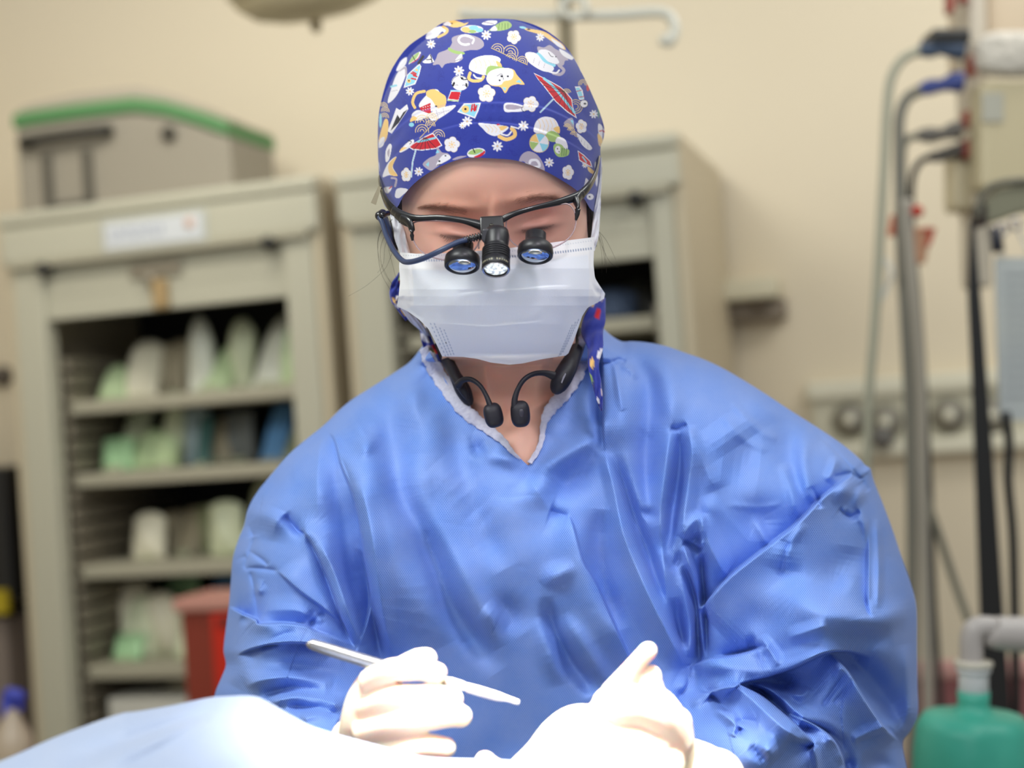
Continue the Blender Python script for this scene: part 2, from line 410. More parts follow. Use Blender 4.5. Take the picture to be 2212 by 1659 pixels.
aL, _ = on(18, 700); aR, _ = on(702, 600)
_, c_top = on(700, 378)
iL, _ = on(100, 700); iR, _ = on(625, 700)
_, c_open = on(615, 640)
shc = [on(380, (867+824)/2+3)[1], on(370, 1014)[1], on(320, 1222)[1], on(270, 1447)[1], on(290, 1580)[1], .18]
pl = (on(232, 510)[0], on(457, 480)[0], on(340, 541)[1], on(340, 466)[1])
cab1 = cabinet('putty grey open shelf cabinet on the left under the grey case, full of pale packs', aL, aR, c_top, c_open, shc, iL, iR, pl)
aL2, _ = on(742, 600); aR2, _ = on(1484, 500)
iL2, _ = on(845, 700); iR2, _ = on(1424, 700)
_, c_top2 = on(1480, 285); _, c_open2 = on(1420, 553)
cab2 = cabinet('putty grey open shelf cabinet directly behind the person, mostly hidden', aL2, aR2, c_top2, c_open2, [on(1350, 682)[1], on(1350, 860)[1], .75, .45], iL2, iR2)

# ---------- packs on the shelves
def pouch(a, c0, w, h, t, lean, b, ch=.3, seed=0, turn=0.0):
    """soft sealed pack standing on a shelf: pillow with crimped edges"""
    r = np.random.default_rng(seed); n, m = 18, 22
    s, u = np.meshgrid(np.linspace(-1, 1, n), np.linspace(0, 1, m))
    top = 1-ch*np.abs(s)**(2.4)*r.uniform(.2, 1)
    z = u*h*top; x = s*w/2*(1-.12*ch*u*r.uniform(.2, 1.4))+lean*u*h
    prof = (np.clip(1-s**4, 0, 1)*np.clip(np.sin(np.pi*np.clip(u*1.02, 0, 1)), 0, 1)**.55)
    wr = .30*np.sin(s*r.uniform(3, 7)+u*r.uniform(2, 6)+r.uniform(0, 6))*prof
    yf = -t/2*prof*(1+wr)-.0015; yb = t/2*prof+.0015
    bb = b+.10*u*r.uniform(0, 1)
    ca, sa = math.cos(turn), math.sin(turn)
    V = []
    for y in (yf, yb):
        xa = x*ca-y*sa; ya = x*sa*.6+y*ca
        V.append(np.array([G(a+xa[j, i], bb[j, i]+ya[j, i], c0+z[j, i]) for j in range(m) for i in range(n)]))
    V = np.vstack(V); N = n*m; F = []
    for j in range(m-1):
        for i in range(n-1):
            k = j*n+i; F.append([k, k+1, k+n+1, k+n]); F.append([N+k, N+k+n, N+k+n+1, N+k+1])
    for j in range(m-1):
        for i in (0, n-1):
            k = j*n+i; F.append([k, k+n, N+k+n, N+k] if i == 0 else [k, N+k, N+k+n, k+n])
    for i in range(n-1):
        F.append([i, N+i, N+i+1, i+1]); k = (m-1)*n+i; F.append([k, k+1, N+k+1, N+k])
    return V, F
PC = {'green': srgb(186, 206, 160), 'pale': srgb(214, 220, 188), 'cream': srgb(232, 226, 202), 'tan': srgb(160, 150, 126), 'white': srgb(226, 228, 214),
      'blue': srgb(96, 146, 196), 'grey': srgb(110, 114, 112), 'lightblue': srgb(160, 178, 184), 'mint': srgb(160, 200, 152), 'olive': srgb(140, 146, 112), 'teal': srgb(60, 96, 92), 'dgreen': srgb(52, 92, 62)}
PM = {k: mat('pack_'+k, v, .5, noise=(16, .6, tuple(min(1, x*1.25) for x in v)), bump=(40, .25, .004), spec=.4) for k, v in PC.items()}
band_m = mat('pack_seal_strip', srgb(178, 182, 152), .5)
ORD = ['first', 'second', 'third', 'fourth', 'fifth', 'sixth', 'seventh', 'eighth', 'ninth', 'tenth', 'eleventh', 'twelfth']
SHN = ['top shelf', 'second shelf', 'third shelf', 'fourth shelf', 'fifth shelf']
WORDS = {'green': 'pale green', 'pale': 'greenish white', 'cream': 'cream', 'tan': 'tan', 'white': 'white', 'blue': 'bright blue', 'grey': 'dark grey', 'lightblue': 'light blue', 'mint': 'mint green', 'olive': 'olive', 'teal': 'dark teal', 'dgreen': 'dark green'}
# (px centre, top py, width px, colour, lean, depth b, thickness)
ROWS = [
 [(165, 792, 52, 'green', 0, .10, .05), (205, 742, 46, 'tan', 0, .22, .06), (263, 732, 66, 'cream', 0, .12, .07), (306, 742, 34, 'tan', 0, .16, .05), (350, 732, 44, 'tan', .0, .18, .05),
  (400, 680, 48, 'white', -.10, .12, .06), (432, 745, 50, 'green', .16, .10, .05), (482, 684, 48, 'pale', .02, .15, .06), (462, 750, 38, 'mint', .0, .20, .04), (572, 672, 104, 'white', .0, .13, .09), (606, 700, 44, 'green', .0, .09, .04)],
 [(160, 935, 66, 'green', .12, .12, .06), (224, 876, 52, 'pale', .05, .15, .06), (196, 950, 62, 'mint', -.05, .09, .05), (278, 930, 62, 'green', .15, .11, .06), (340, 872, 46, 'pale', .10, .18, .05), (330, 940, 44, 'green', .1, .10, .04), (392, 882, 44, 'lightblue', -.10, .16, .04), (404, 900, 26, 'teal', -.08, .10, .03),
  (442, 900, 44, 'tan', .0, .17, .05), (492, 890, 52, 'grey', .0, .2, .05), (556, 872, 44, 'blue', .06, .14, .05), (612, 912, 50, 'olive', .0, .12, .05)],
 [(206, 1118, 46, 'tan', 0, .2, .05), (246, 1122, 36, 'tan', 0, .22, .05), (289, 1112, 60, 'cream', 0, .12, .06), (330, 1112, 36, 'tan', 0, .2, .05), (372, 1104, 46, 'tan', .02, .17, .05), (420, 1096, 50, 'olive', 0, .2, .05), (462, 1086, 62, 'pale', 0, .12, .07), (525, 1040, 60, 'pale', 0, .14, .06), (590, 1060, 60, 'green', 0, .16, .06)],
 [(206, 1272, 60, 'cream', -.32, .12, .05), (196, 1300, 46, 'dgreen', -.1, .24, .05), (262, 1296, 66, 'pale', .0, .12, .07), (320, 1286, 74, 'cream', .0, .16, .08), (300, 1258, 60, 'dgreen', 0, .34, .06), (356, 1250, 64, 'mint', 0, .26, .06), (372, 1310, 56, 'pale', .03, .10, .06), (240, 1380, 60, 'mint', 0, .08, .05), (440, 1250, 60, 'blue', 0, .25, .06)],
]
npk = 0
for r_, row in enumerate(ROWS):
    cs = shc[r_]
    def place(i):
        w_ = row[i][2]/FPX*(_k+row[i][5])*1.05; return float(np.clip(on(row[i][0], row[i][1], row[i][5])[0], iL+.034+w_*.76, iR-.034-w_*.76))+row[i][0]*1e-5
    order = sorted(range(len(row)), key=place); same = {}
    for rank, i in enumerate(order):
        px, pyt, wpx, colr, lean, b, t = row[i]
        a, ct = on(px, pyt, b); w = wpx/FPX*(_k+b)*1.05
        a = float(np.clip(a, iL+.034+w*.76, iR-.034-w*.76)); lean = lean*.8
        o = obj('sterile_pack', pouch(a-lean*.05, cs+.0015, w*1.45, ct-cs-.0015, t*.7, lean, b+.06, ch=.45 if colr in ('white', 'green', 'pale', 'cream') else .06, seed=npk, turn=rng.uniform(-.3, .3)), PM[colr])
        tag(o, f'{WORDS[colr]} sterile pack, {ORD[rank]} from the left on the {SHN[r_]} of the left cabinet', 'sterile pack', 'sterile packs in the left cabinet')
        obj('seal_strip', bx(a-w*.32, a+w*.32, b-.012-t*.05, b-.008, cs+.012, cs+.020) if False else pouch(a-lean*.02, cs+.002, w*.8, .014, .012, 0, b+.055-t*.35, ch=.0, seed=npk+99), band_m, o)
        npk += 1
c5 = on(300, 1562)[1]
o = tag(obj('supply_box', bx(on(196, 1540)[0], on(392, 1520)[0], .08, .42, shc[4]+.0015, on(300, 1522)[1]), mat('white_supply_box', srgb(206, 204, 194), .6), smooth=False, bevel=.006),
        'long low white box on the fifth shelf of the left cabinet, just above the drape', 'box')
a, ct = on(365, 1480, .15)
o = tag(obj('sterile_pack', pouch(a, on(300, 1522)[1]+.002, .075, ct-on(300, 1522)[1], .05, 0, .2, .3, 77), PM['cream']), 'small cream pack standing on the low white box', 'sterile pack')
# second cabinet contents
for i, (px, pyt, wpx, colr, hpx) in enumerate(((1310, 600, 90, 'grey', 60), (1370, 592, 110, 'grey', 66), (1330, 618, 130, 'blue', 44))):
    a, ct = on(px, pyt, .15); cs = on(1350, 682)[1]; a -= .03
    o = obj('folded_pack', pouch(a, cs+.0015, wpx/FPX*(_k+.2), max(ct-cs, .05), .09, 0, .42-.13*i, .5, 200+i), [PM['grey'], mat('pack_darker_grey', srgb(92, 94, 92), .6), mat('pack_dusty_blue', srgb(84, 100, 128), .6)][i])  # each pack has its own plain tone, the second a darker grey
    tag(o, ['dark grey soft pack at the left of the right cabinet shelf, beside the mask', 'dark grey soft pack at the right end of the right cabinet shelf', 'dusty blue flat pack lying in front on the right cabinet shelf'][i], 'folded pack', 'soft packs in the right cabinet')
for i, (px, pyt, colr) in enumerate(((870, 690, 'olive'), (905, 700, 'tan'))):
    a, ct = on(px, pyt, .15); cs = on(1350, 682)[1]
    o = obj('folded_pack', pouch(a, cs+.0015, .05, .06, .05, 0, .2, .2, 230+i), PM[colr]); tag(o, f'small {WORDS[colr]} pack seen between the left mask edge and the shelf', 'folded pack')

# ---------- grey case with green trim on top of the left cabinet
case_m = mat('grey_case_fabric', srgb(148, 141, 126), .7, bump=(200, .2, .002)); green_m = mat('green_case_trim', srgb(84, 132, 82), .55)
cased_m = mat('dark_case_seam', srgb(84, 80, 70), .7)
bc = .10
def onc(px, py): return on(px, py, bc)
ct0 = c_top+.004
lt = onc(15, 255)[0]; rt = onc(482, 290)[0]; pk = onc(285, 205); lc = onc(14, 245)[1]; rc = onc(480, 265)[1]
case = thing('equipment_case', 'grey case with a green edge band resting on top of the left cabinet', 'case', G((lt+rt)/2, bc+.15, ct0))
def arch(x): # top of the lid
    t = (x-lt)/(rt-lt)
    return np.interp(t, [0, .06, .3, .58, .72, .88, 1.0], [onc(14, 232)[1], onc(20, 222)[1], onc(140, 196)[1], onc(285, 178)[1], onc(350, 192)[1], onc(430, 226)[1], onc(482, 262)[1]])
def trim_top(x):
    t = (x-lt)/(rt-lt)
    return np.interp(t, [0, .06, .3, .58, .72, .88, 1.0], [onc(14, 244)[1], onc(20, 240)[1], onc(140, 222)[1], onc(285, 204)[1], onc(350, 212)[1], onc(430, 234)[1], onc(482, 256)[1]])
xs = np.linspace(lt, rt, 41)
def band(b0, b1, lo, hi, inset=0.0):
    f = [G(x, b0, hi(x)) for x in xs]+[G(x, b0, lo(x)) for x in xs[::-1]]
    g = [G(x, b1, hi(x)) for x in xs]+[G(x, b1, lo(x)) for x in xs[::-1]]
    n = len(xs); V = np.array(f+g); N = 2*n; F = []
    for i in range(n-1):
        F += [[i, i+1, N-2-i, N-1-i], [N+i+1, N+i, N+N-1-i, N+N-2-i], [i+1, i, N+i, N+i+1], [N-1-i, N-2-i, 2*N-2-i, 2*N-1-i]]
    F += [[0, N-1, 2*N-1, N], [n-1, N+n-1, N+n, n]]
    return V, F
bot = lambda x: ct0+.012+0*x
gr0 = lambda x: trim_top(x)-.040
obj('case_body', band(bc+.03, bc+.30, bot, gr0), case_m, case, False, bevel=.012)
obj('trim_band', band(bc+.02, bc+.31, gr0, trim_top), green_m, case, False, bevel=.006)
obj('lid', band(bc+.045, bc+.29, trim_top, lambda x: np.maximum(arch(x), trim_top(x)+.006)), mat('case_lid_grey', srgb(168, 158, 142), .7), case, False, bevel=.012)
h0, h1 = onc(52, 308), onc(222, 278)
obj('carry_handle', tube(spline([G(h0[0], bc+.028, h0[1]), G(h0[0]+.01, bc-.005, h0[1]+.003), G(h1[0]-.01, bc-.005, h1[1]-.003), G(h1[0], bc+.028, h1[1])], 6), .014, 10), mat('case_handle_black', srgb(40, 38, 32), .6), case)
k0 = onc(355, 285)
obj('zip_pull', lathe([(.018, 0), (.022, .012), (.010, .02)], G(k0[0], bc+.03, k0[1]), -N1, 18), mat('case_knob_dark', srgb(66, 62, 52), .6), case)
for s, (x, y0, y1) in enumerate(((95, 330, 412), (182, 320, 404))):
    a0, cc0 = onc(x, y1); _, cc1 = onc(x, y0)
    obj('strap', bx(a0-.012, a0+.012, bc+.012, bc+.03, ct0+.012, cc1), cased_m, case, False, bevel=.003)
a0, _ = onc(86, 400); a1, _ = onc(190, 400)
obj('strap', bx(a0, a1, bc+.012, bc+.03, ct0+.014, ct0+.036), cased_m, case, False, bevel=.003)
obj('base_strip', bx(lt+.03, rt-.02, bc+.025, bc+.305, ct0, ct0+.014), cased_m, case, False, bevel=.004)

# ---------- wall fittings
d0 = on(1552, 612, WB-.05); d1 = on(1682, 596, WB-.05); d2 = on(1682, 672, WB-.05)
disp = thing('wall_bracket', 'small pale bracket with a dark underside on the wall beside the right cabinet', 'bracket', G(d0[0], WB, d0[1]))
pm_ = mat('bracket_putty', srgb(206, 200, 174), .5); pd_ = mat('bracket_dark', srgb(122, 110, 94), .5)
obj('bracket_shelf', bx(d0[0], d1[0], WB-.12, WB, d0[1]-.055, d0[1]), pm_, disp, False, bevel=.008)
obj('bracket_mount', bx(d0[0], d1[0]+.01, WB-.07, WB, d2[1]-.02, d0[1]-.055), pd_, disp, False, bevel=.006)
obj('bracket_knob', lathe([(.02, 0), (.025, .02), (.012, .05)], G(d1[0]-.05, WB-.06, (d2[1]+d0[1])/2-.02), -N1, 16), mat('bracket_brown', srgb(96, 84, 70), .5), disp)

r0 = on(1742, 835, WB-.02); r1 = on(2300, 800, WB-.02)
yt = on(1950, 812, WB-.02)[1]; yb = on(1950, 985, WB-.02)[1]
pan = thing('wall_service_panel', 'long cream wall panel with round gas outlets behind the hanging cables', 'wall panel', G((r0[0]+r1[0])/2, WB, yb))
panm = mat('service_panel_cream', srgb(216, 212, 190), .45); panm2 = mat('service_panel_face', srgb(196, 192, 170), .5)
H = yt-yb
obj('panel_face', bx(r0[0]+.01, r1[0], WB-.035, WB, yb+.03, yt-.03), panm2, pan, False, bevel=.004)
obj('panel_rail', bx(r0[0], r1[0], WB-.055, WB, yt-.05, yt), panm, pan, False, bevel=.01)
obj('panel_rail', bx(r0[0], r1[0], WB-.055, WB, yb, yb+.045), panm, pan, False, bevel=.01)
for px in (1835, 1912, 2050, 2140):
    a_, c_ = on(px, 908 if px < 1900 else (912 if px < 2000 else 898), WB-.04)
    g = obj('gas_outlet', lathe([(.045, 0), (.045, .012), (.030, .02), (.026, .03)], G(a_, WB-.034, c_), -N1, 24), mat('outlet_grey', srgb(140, 136, 124), .4, metal=.3), pan)
    obj('outlet_cap', lathe([(.016, 0), (.016, .012)], G(a_, WB-.062, c_), -N1, 20), panm, g)
a_, c_ = on(1905, 945, WB-.08)
obj('outlet_plug', lathe([(.03, 0), (.03, .05), (.016, .07)], G(a_, WB-.034, c_), -N1, 18), mat('plug_grey', srgb(104, 102, 98), .5), pan)

# ---------- round examination lamp near the top left, IV pole
def view_thing(name, label, cat, px, py, d, group=None): return thing(name, label, cat, P(px, py, d), group)
lm = view_thing('examination_lamp', 'big cream round lamp head hanging at the top left, cut by the frame', 'lamp', 670, -60, 3.0)
lampm = mat('lamp_cream', srgb(208, 194, 158), .4)
dn = np.array([.12, .25, -1.0]); dn /= np.linalg.norm(dn)
lc_ = P(672, -42, 3.0)
obj('lamp_head', lathe([(.02, -.10), (.09, -.085), (.15, -.04), (.172, .0), (.168, .03), (.13, .062), (.07, .078), (.004, .083)], lc_, dn, 48), lampm, lm)
obj('lamp_rim', lathe([(.168, -.012), (.181, -.008), (.181, .012), (.168, .016)], lc_, dn, 48, False), mat('lamp_rim_cream', srgb(196, 184, 150), .4), lm)
obj('lamp_handle', lathe([(.012, 0), (.012, .02), (.006, .03)], lc_+dn*.078+np.array([-.01, 0, 0]), dn, 16), mat('lamp_grip', srgb(170, 156, 122), .5), lm)
obj('mount_knob', capsule([P(520, -20, 3.0), P(540, 6, 3.0)], .022), mat('lamp_knob_slate', srgb(86, 92, 94), .4), lm)
iv = view_thing('iv_pole', 'grey upright pole with a white double hook bar above the patterned cap', 'iv pole', 1330, 1900, 2.5)
ivw = mat('iv_white_rod', srgb(222, 220, 206), .3, metal=.0, coat=.3); ivg = mat('iv_bronze_pole', srgb(120, 110, 88), .35, metal=.5)
D = 2.5
obj('pole', tube([P(1205, -300, D), P(1222, 60, D), P(1238, 400, D), P(1262, 900, D), P(1320, 1900, D)], .0125, 16), ivg, iv)
obj('hook_bar', tube(spline([P(992, 30, D), P(1060, 34, D), P(1200, 34, D), P(1330, 32, D), P(1415, 26, D), P(1446, 34, D), P(1458, 62, D), P(1448, 88, D), P(1425, 86, D)], 8), .0095, 14), ivw, iv)
obj('hook_bar', tube(spline([P(1215, 30, D), P(1232, -30, D), P(1252, -60, D)], 8), .007, 12), ivw, iv)
obj('hub_ring', tube(spline([P(1240+26*math.cos(t), 16+22*math.sin(t), D-.02) for t in np.linspace(0, 6.283, 17)], 3), .0065, 10), ivw, iv)
obj('hook_tip', capsule([P(1444, 88, D), P(1446, 84, D)], .012), ivw, iv)

# ================================================================== PERSON
person = thing('person', 'person in a blue surgical gown, patterned cap, mask and magnifying glasses bending over the drape', 'person', P(1150, 2300, 1.17))
sm = lambda a, b, x: np.clip((x-a)/(b-a), 0, 1)**2*(3-2*np.clip((x-a)/(b-a), 0, 1))

def g2(x, y, cx, cy, sx, sy, a=0.0):
    c, s = math.cos(math.radians(a)), math.sin(math.radians(a))
    u = (x-cx)*c+(y-cy)*s; v = -(x-cx)*s+(y-cy)*c
    return np.exp(-(u/sx)**2-(v/sy)**2)
NECKD = 1.19
def cap_depth(x, y):
    yy = np.where(y < 290, (y-290)/252, (y-290)/560)
    hw = np.interp(y, [40, 290, 460], [238, 243, 240])
    r2 = ((x-1059)/hw)**2+yy**2
    return 1.132-.120*np.sqrt(np.clip(1-r2**1.08, 0, 1))
def skin_depth(x, y):
    # head
    cx = 1062+.045*(y-345)
    hw = sint(y, [60, 120, 200, 300, 450, 560, 640, 700, 750, 800], [120, 170, 205, 222, 216, 208, 192, 165, 130, 90])
    cd = sint(y, [40, 120, 200, 300, 345, 400, 450, 475, 500, 540, 620, 700, 770, 800], [1.07, 1.045, 1.028, 1.017, 1.016, 1.019, 1.027, 1.036, 1.043, 1.044, 1.046, 1.068, 1.096, 1.13])
    u = np.clip(np.abs(x-cx)/hw, 0, 1)
    head = 1.135-(1.135-cd)*np.sqrt(np.clip(1-u**2.35, 0, 1))
    # brow ridges, nose bridge, sockets, lids
    head -= .0030*g2(x, y, 985, 452, 62, 16, 4)+.0030*g2(x, y, 1150, 432, 62, 16, -8)
    head -= .0024*g2(x, y, 1062, 440, 26, 24)
    head += .0006*g2(x, y, 1058, 438, 7, 16)
    head -= .013*g2(x, y, 1072, 540, 21, 46)+.007*g2(x, y, 1068, 485, 15, 30)
    head += .0065*g2(x, y, 985, 487, 48, 22, 5)+.0065*g2(x, y, 1160, 470, 48, 22, -8)
    head -= .0068*g2(x, y, 985, 503, 38, 17, 6)+.0068*g2(x, y, 1163, 487, 38, 17, -8)
    head -= .0030*g2(x, y, 940, 560, 45, 40)+.0030*g2(x, y, 1215, 540, 45, 40)
    # neck and chest
    un = np.clip(np.abs(x-1100)/152, 0, 1)
    neck = NECKD-(.055+.03*sm(800, 1010, y))*np.sqrt(np.clip(1-un**2.2, 0, 1))
    neck += .010*g2(x, y, 1103, 893, 20, 26)                     # notch above the breastbone
    neck -= .0045*g2(x, y, 1040, 872, 48, 12, 22)+.0045*g2(x, y, 1180, 868, 48, 12, -24)   # collarbone ends
    neck += .0035*g2(x, y, 1030, 845, 30, 18)+.0035*g2(x, y, 1168, 838, 30, 18)
    neck -= .004*g2(x, y, 1050, 820, 12, 50, -10)+.004*g2(x, y, 1165, 815, 12, 50, 12)     # neck tendons
    chest = 1.135-.028*sm(860, 1020, y)+.05*np.clip(np.abs(x-1130)/420, 0, 1.4)**2
    w = sm(880, 990, y); low = neck*(1-w)+np.minimum(neck, chest)*w
    low = np.where(un >= 1, 1.19+.05*np.clip((np.abs(x-1100)-152)/300, 0, 1), low)
    low = np.where(y > 930, np.minimum(low, np.maximum(chest, low-.2*sm(930, 1060, y))), low)
    cdp = np.maximum(head, cap_depth(x, y)+.005); wc = 1-sm(300, 345, y); head = head*(1-wc)+cdp*wc
    low = low+.10*sm(1040, 1200, y)
    t = sm(772, 792, y)
    return head*(1-t)+low*t
def skin_back(x, y):
    u = np.clip(np.abs(x-1070)/225, 0, 1); v = np.clip((y-330)/430, -1, 1)
    hb = 1.135+.10*np.sqrt(np.clip(1-u*u-np.minimum(v, 0)**2*.9, 0, 1))*(1-.5*sm(500, 760, y))
    lowb = 1.20+.06*np.sqrt(np.clip(1-(np.clip(np.abs(x-1105)/560, 0, 1))**2, 0, 1))*sm(760, 950, y)+.02
    t = sm(730, 820, y); return hb*(1-t)+lowb*t
body_poly = spline([(1060, 58), (1160, 78), (1228, 140), (1266, 230), (1280, 320), (1281, 430), (1276, 540), (1262, 620), (1246, 700), (1244, 770), (1262, 812), (1330, 850), (1480, 880), (1600, 930), (1690, 1010),
                    (1730, 1150), (1700, 1400), (1660, 1700), (1600, 1800), (700, 1800), (660, 1500), (640, 1300), (660, 1130), (760, 1000), (860, 890), (930, 830), (954, 780), (948, 710), (905, 660), (878, 600), (866, 540), (858, 430), (852, 330), (862, 240), (896, 150), (960, 82)], 5, True)
def skin_recessed(x, y):
    o_ = np.abs(x-1128)-np.maximum(0, (1012-y)*.82)
    return skin_depth(x, y)+.035*sm(6, 60, o_)*sm(840, 900, y)
fv, fq, bpx, bpy_ = relief(body_poly, skin_recessed, 2.2)
inface = (bpy_ < 1020)
# arms, joined to the same surface under the gown
armsets = []
for pts, rr in (
    ([P(760, 1080, 1.25), P(660, 1250, 1.24), P(610, 1440, 1.20), P(670, 1610, 1.12), P(780, 1670, .97)], [.04, .036, .033, .028, .018]),
    ([P(1620, 1030, 1.25), P(1740, 1230, 1.24), P(1800, 1440, 1.21), P(1680, 1640, 1.13), P(1500, 1740, .95)], [.04, .036, .033, .028, .016])):
    armsets.append(capsule(spline(pts, 6), np.interp(np.linspace(0, 1, 25), np.linspace(0, 1, 5), rr), 20))
bv, bq, bbx, bby = relief(body_poly, skin_back, 9, True)
base_skin = np.array(srgb(240, 194, 174))
tint = np.tile(base_skin, (len(fv), 1))
def mixc(t, c, m):
    return t*(1-m[:, None])+np.array(c)*m[:, None]
X, Y = bpx, bpy_
tint = mixc(tint, srgb(228, 152, 128), np.clip(.5*g2(X, Y, 1062, 430, 120, 60)+.4*g2(X, Y, 960, 470, 60, 40)+.4*g2(X, Y, 1180, 455, 60, 40), 0, 1))
tint = mixc(tint, srgb(150, 92, 84), np.clip(.42*g2(X, Y, 985, 500, 44, 14, 6)+.42*g2(X, Y, 1165, 480, 46, 14, -8), 0, 1))      # lid make-up
tint = mixc(tint, srgb(138, 92, 78), np.clip(55e-2*g2(X, Y, 965, 450, 52, 8, 5)+55e-2*g2(X, Y, 1160, 428, 56, 8, -8), 0, 1))         # brow tone
tint = mixc(tint, srgb(60, 40, 40), np.clip(.8*g2(X, Y, 985, 512, 38, 5, 8)+.95*g2(X, Y, 1162, 494, 40, 6, -10), 0, 1))    # lash line
tint = mixc(tint, srgb(226, 164, 138), .35*sm(800, 860, Y))
backt = np.tile(base_skin, (len(bv), 1)); backt[bby < 735] = srgb(30, 22, 20)          # dark hair on the back of the head
allt = np.vstack([tint, backt, np.tile(base_skin, (sum(len(a[0]) for a in armsets), 1))])
skin_m = mat('skin', tuple(base_skin), .48, sss=.35, spec=.35, vcol=True, bump=(700, .12, .0006))
body = obj('body', [(fv, fq), (bv, bq)]+armsets, skin_m, person, tint=allt)

# hair at the temples, eyebrows, lashes, loose wisps
hair_m = mat('black_hair', srgb(34, 24, 22), .4, spec=.5)
def strand(pts, r0, r1, n=5):
    q = np.array(pts, float); q = spline(q, 5); w = P(q[:, 0], q[:, 1], q[:, 2])
    return tube(w, np.linspace(r0, r1, len(w)), n, caps=True)
parts = []
for k in range(150):
    side = k % 2; t = rng.uniform(0, 1)
    if side == 0:
        x, y = 852+20*t+rng.uniform(-3, 3), 398+22*(1-t)+rng.uniform(0, 18); L = 70+rng.uniform(0, 60)
        p = [(x, y, 1.083+.02*(1-t)), (x-3+rng.uniform(-3, 3), y+L*.5, 1.093+.02*(1-t)), (x-2+rng.uniform(-5, 3), y+L, 1.104+.02*(1-t))]
    else:
        x, y = 1266+14*t+rng.uniform(-3, 3), 400+10*t+rng.uniform(0, 18); L = 70+rng.uniform(0, 60)
        p = [(x, y, 1.085+.02*t), (x+3+rng.uniform(-3, 3), y+L*.5, 1.095+.02*t), (x+3+rng.uniform(-3, 5), y+L, 1.106+.02*t)]
    parts.append(strand(p, .0006, .0003))
obj('hair', parts, hair_m, person)
wl = [[(852, 470, 1.10), (822, 500, 1.10), (816, 540, 1.11), (830, 590, 1.11), (858, 625, 1.11)], [(850, 480, 1.10), (826, 520, 1.10), (822, 560, 1.1), (838, 600, 1.1), (864, 640, 1.1)],
      [(848, 500, 1.1), (832, 530, 1.1), (828, 570, 1.1), (815, 590, 1.1)], [(855, 520, 1.1), (842, 560, 1.1), (828, 585, 1.1), (790, 618, 1.1), (752, 640, 1.1)], [(860, 490, 1.1), (838, 520, 1.1), (850, 580, 1.1), (856, 602, 1.1)],
      [(846, 474, 1.1), (818, 512, 1.1), (822, 585, 1.1), (850, 640, 1.1), (862, 690, 1.1)],
      [(1290, 500, 1.1), (1300, 530, 1.1), (1306, 560, 1.1), (1306, 574, 1.1)], [(1288, 490, 1.1), (1299, 515, 1.1), (1308, 556, 1.1), (1310, 590, 1.1)], [(1290, 500, 1.1), (1304, 540, 1.1), (1318, 566, 1.1), (1338, 580, 1.1)],
      [(1290, 496, 1.1), (1310, 520, 1.1), (1330, 560, 1.1)], [(1292, 508, 1.1), (1300, 550, 1.1), (1300, 590, 1.1)]]
obj('loose_hair', [strand(w, .00016, .00007, 4) for w in wl], hair_m, person)
def on_skin(x, y, off=.0006): return float(skin_depth(np.array([x*1.0]), np.array([y*1.0]))[0])-off
for side in (0, 1):
    brow = []
    for k in range(210):
        t = rng.beta(1.2, 1.1); j = rng.normal(0, 1)
        if side == 0: x, y = 1010-95*t, 454-3*t+14*t*t*0-12*math.sin(t*2.4)*.5+j*(6.0-3.2*t)+4*(1-t); dx, dy = -12-5*t, -2+5*t-.4*j
        else: x, y = 1110+103*t, 437-13*math.sin(t*2.2)+7*t*t+j*(6.0-3.2*t); dx, dy = 12+5*t, -6+8*t-.4*j
        brow.append(strand([(x, y, on_skin(x, y, .0003)), (x+dx*.5, y+dy*.6-.6, on_skin(x+dx*.5, y+dy*.5, .0011)), (x+dx, y+dy, on_skin(x+dx, y+dy, .0006))], .00007, .00003, 3))
    obj('eyebrow', brow, mat('brow_hair', srgb(146, 104, 88), .7), person)
    lash = []
    for k in range(46):
        t = min(1, max(0, k/45+rng.uniform(-.01, .01)))
        if side == 0: x, y = 953+66*t, 506+7*math.sin(t*math.pi)+4*t; L = rng.uniform(.5, 1)*(.4+.9*math.sin(math.pi*min(1, t+.1))); dx, dy = ((t-.5)*14-3)*L, 9*L
        else: x, y = 1128+68*t, 496+6*math.sin(t*math.pi)-12*t; L = rng.uniform(.5, 1)*(.4+.9*math.sin(math.pi*min(1, t+.1))); dx, dy = (t-.4)*16*L, (8-3*t)*L
        d = on_skin(x, y, .001)
        lash.append(strand([(x, y, d), (x+dx*.5, y+dy*.7, d-.002), (x+dx, y+dy, d-.004)], .00012, .00003, 3))
    obj('eyelash', lash, hair_m, person)

# ------------------------------------------------------------------ cap
cap_out = spline([(1055, 40), (1120, 44), (1180, 66), (1228, 108), (1262, 168), (1284, 216), (1298, 250), (1306, 282), (1302, 304), (1297, 320), (1298, 360), (1297, 410), (1290, 456), (1276, 452), (1262, 430), (1240, 407), (1190, 376), (1150, 358), (1110, 346),
                  (1060, 342), (1010, 341), (975, 350), (935, 368), (900, 392), (874, 420), (858, 448), (846, 452), (832, 446), (822, 410), (818, 360), (816, 310), (818, 250), (828, 200), (846, 150), (880, 102), (925, 70), (960, 48), (1005, 42)], 6, True)
BANDA = [(816, 322), (850, 286), (900, 248), (960, 230), (1000, 223), (1060, 222), (1120, 224), (1170, 232), (1220, 252), (1270, 284), (1300, 318)]       # stitched seam of the crown
BANDB = [(822, 372), (850, 340), (900, 300), (960, 278), (1010, 267), (1070, 265), (1130, 272), (1180, 286), (1230, 308), (1270, 336), (1296, 372)]       # folded edge of the band
def st(pts, h, w): return [(x, y, h, w) for x, y in pts]
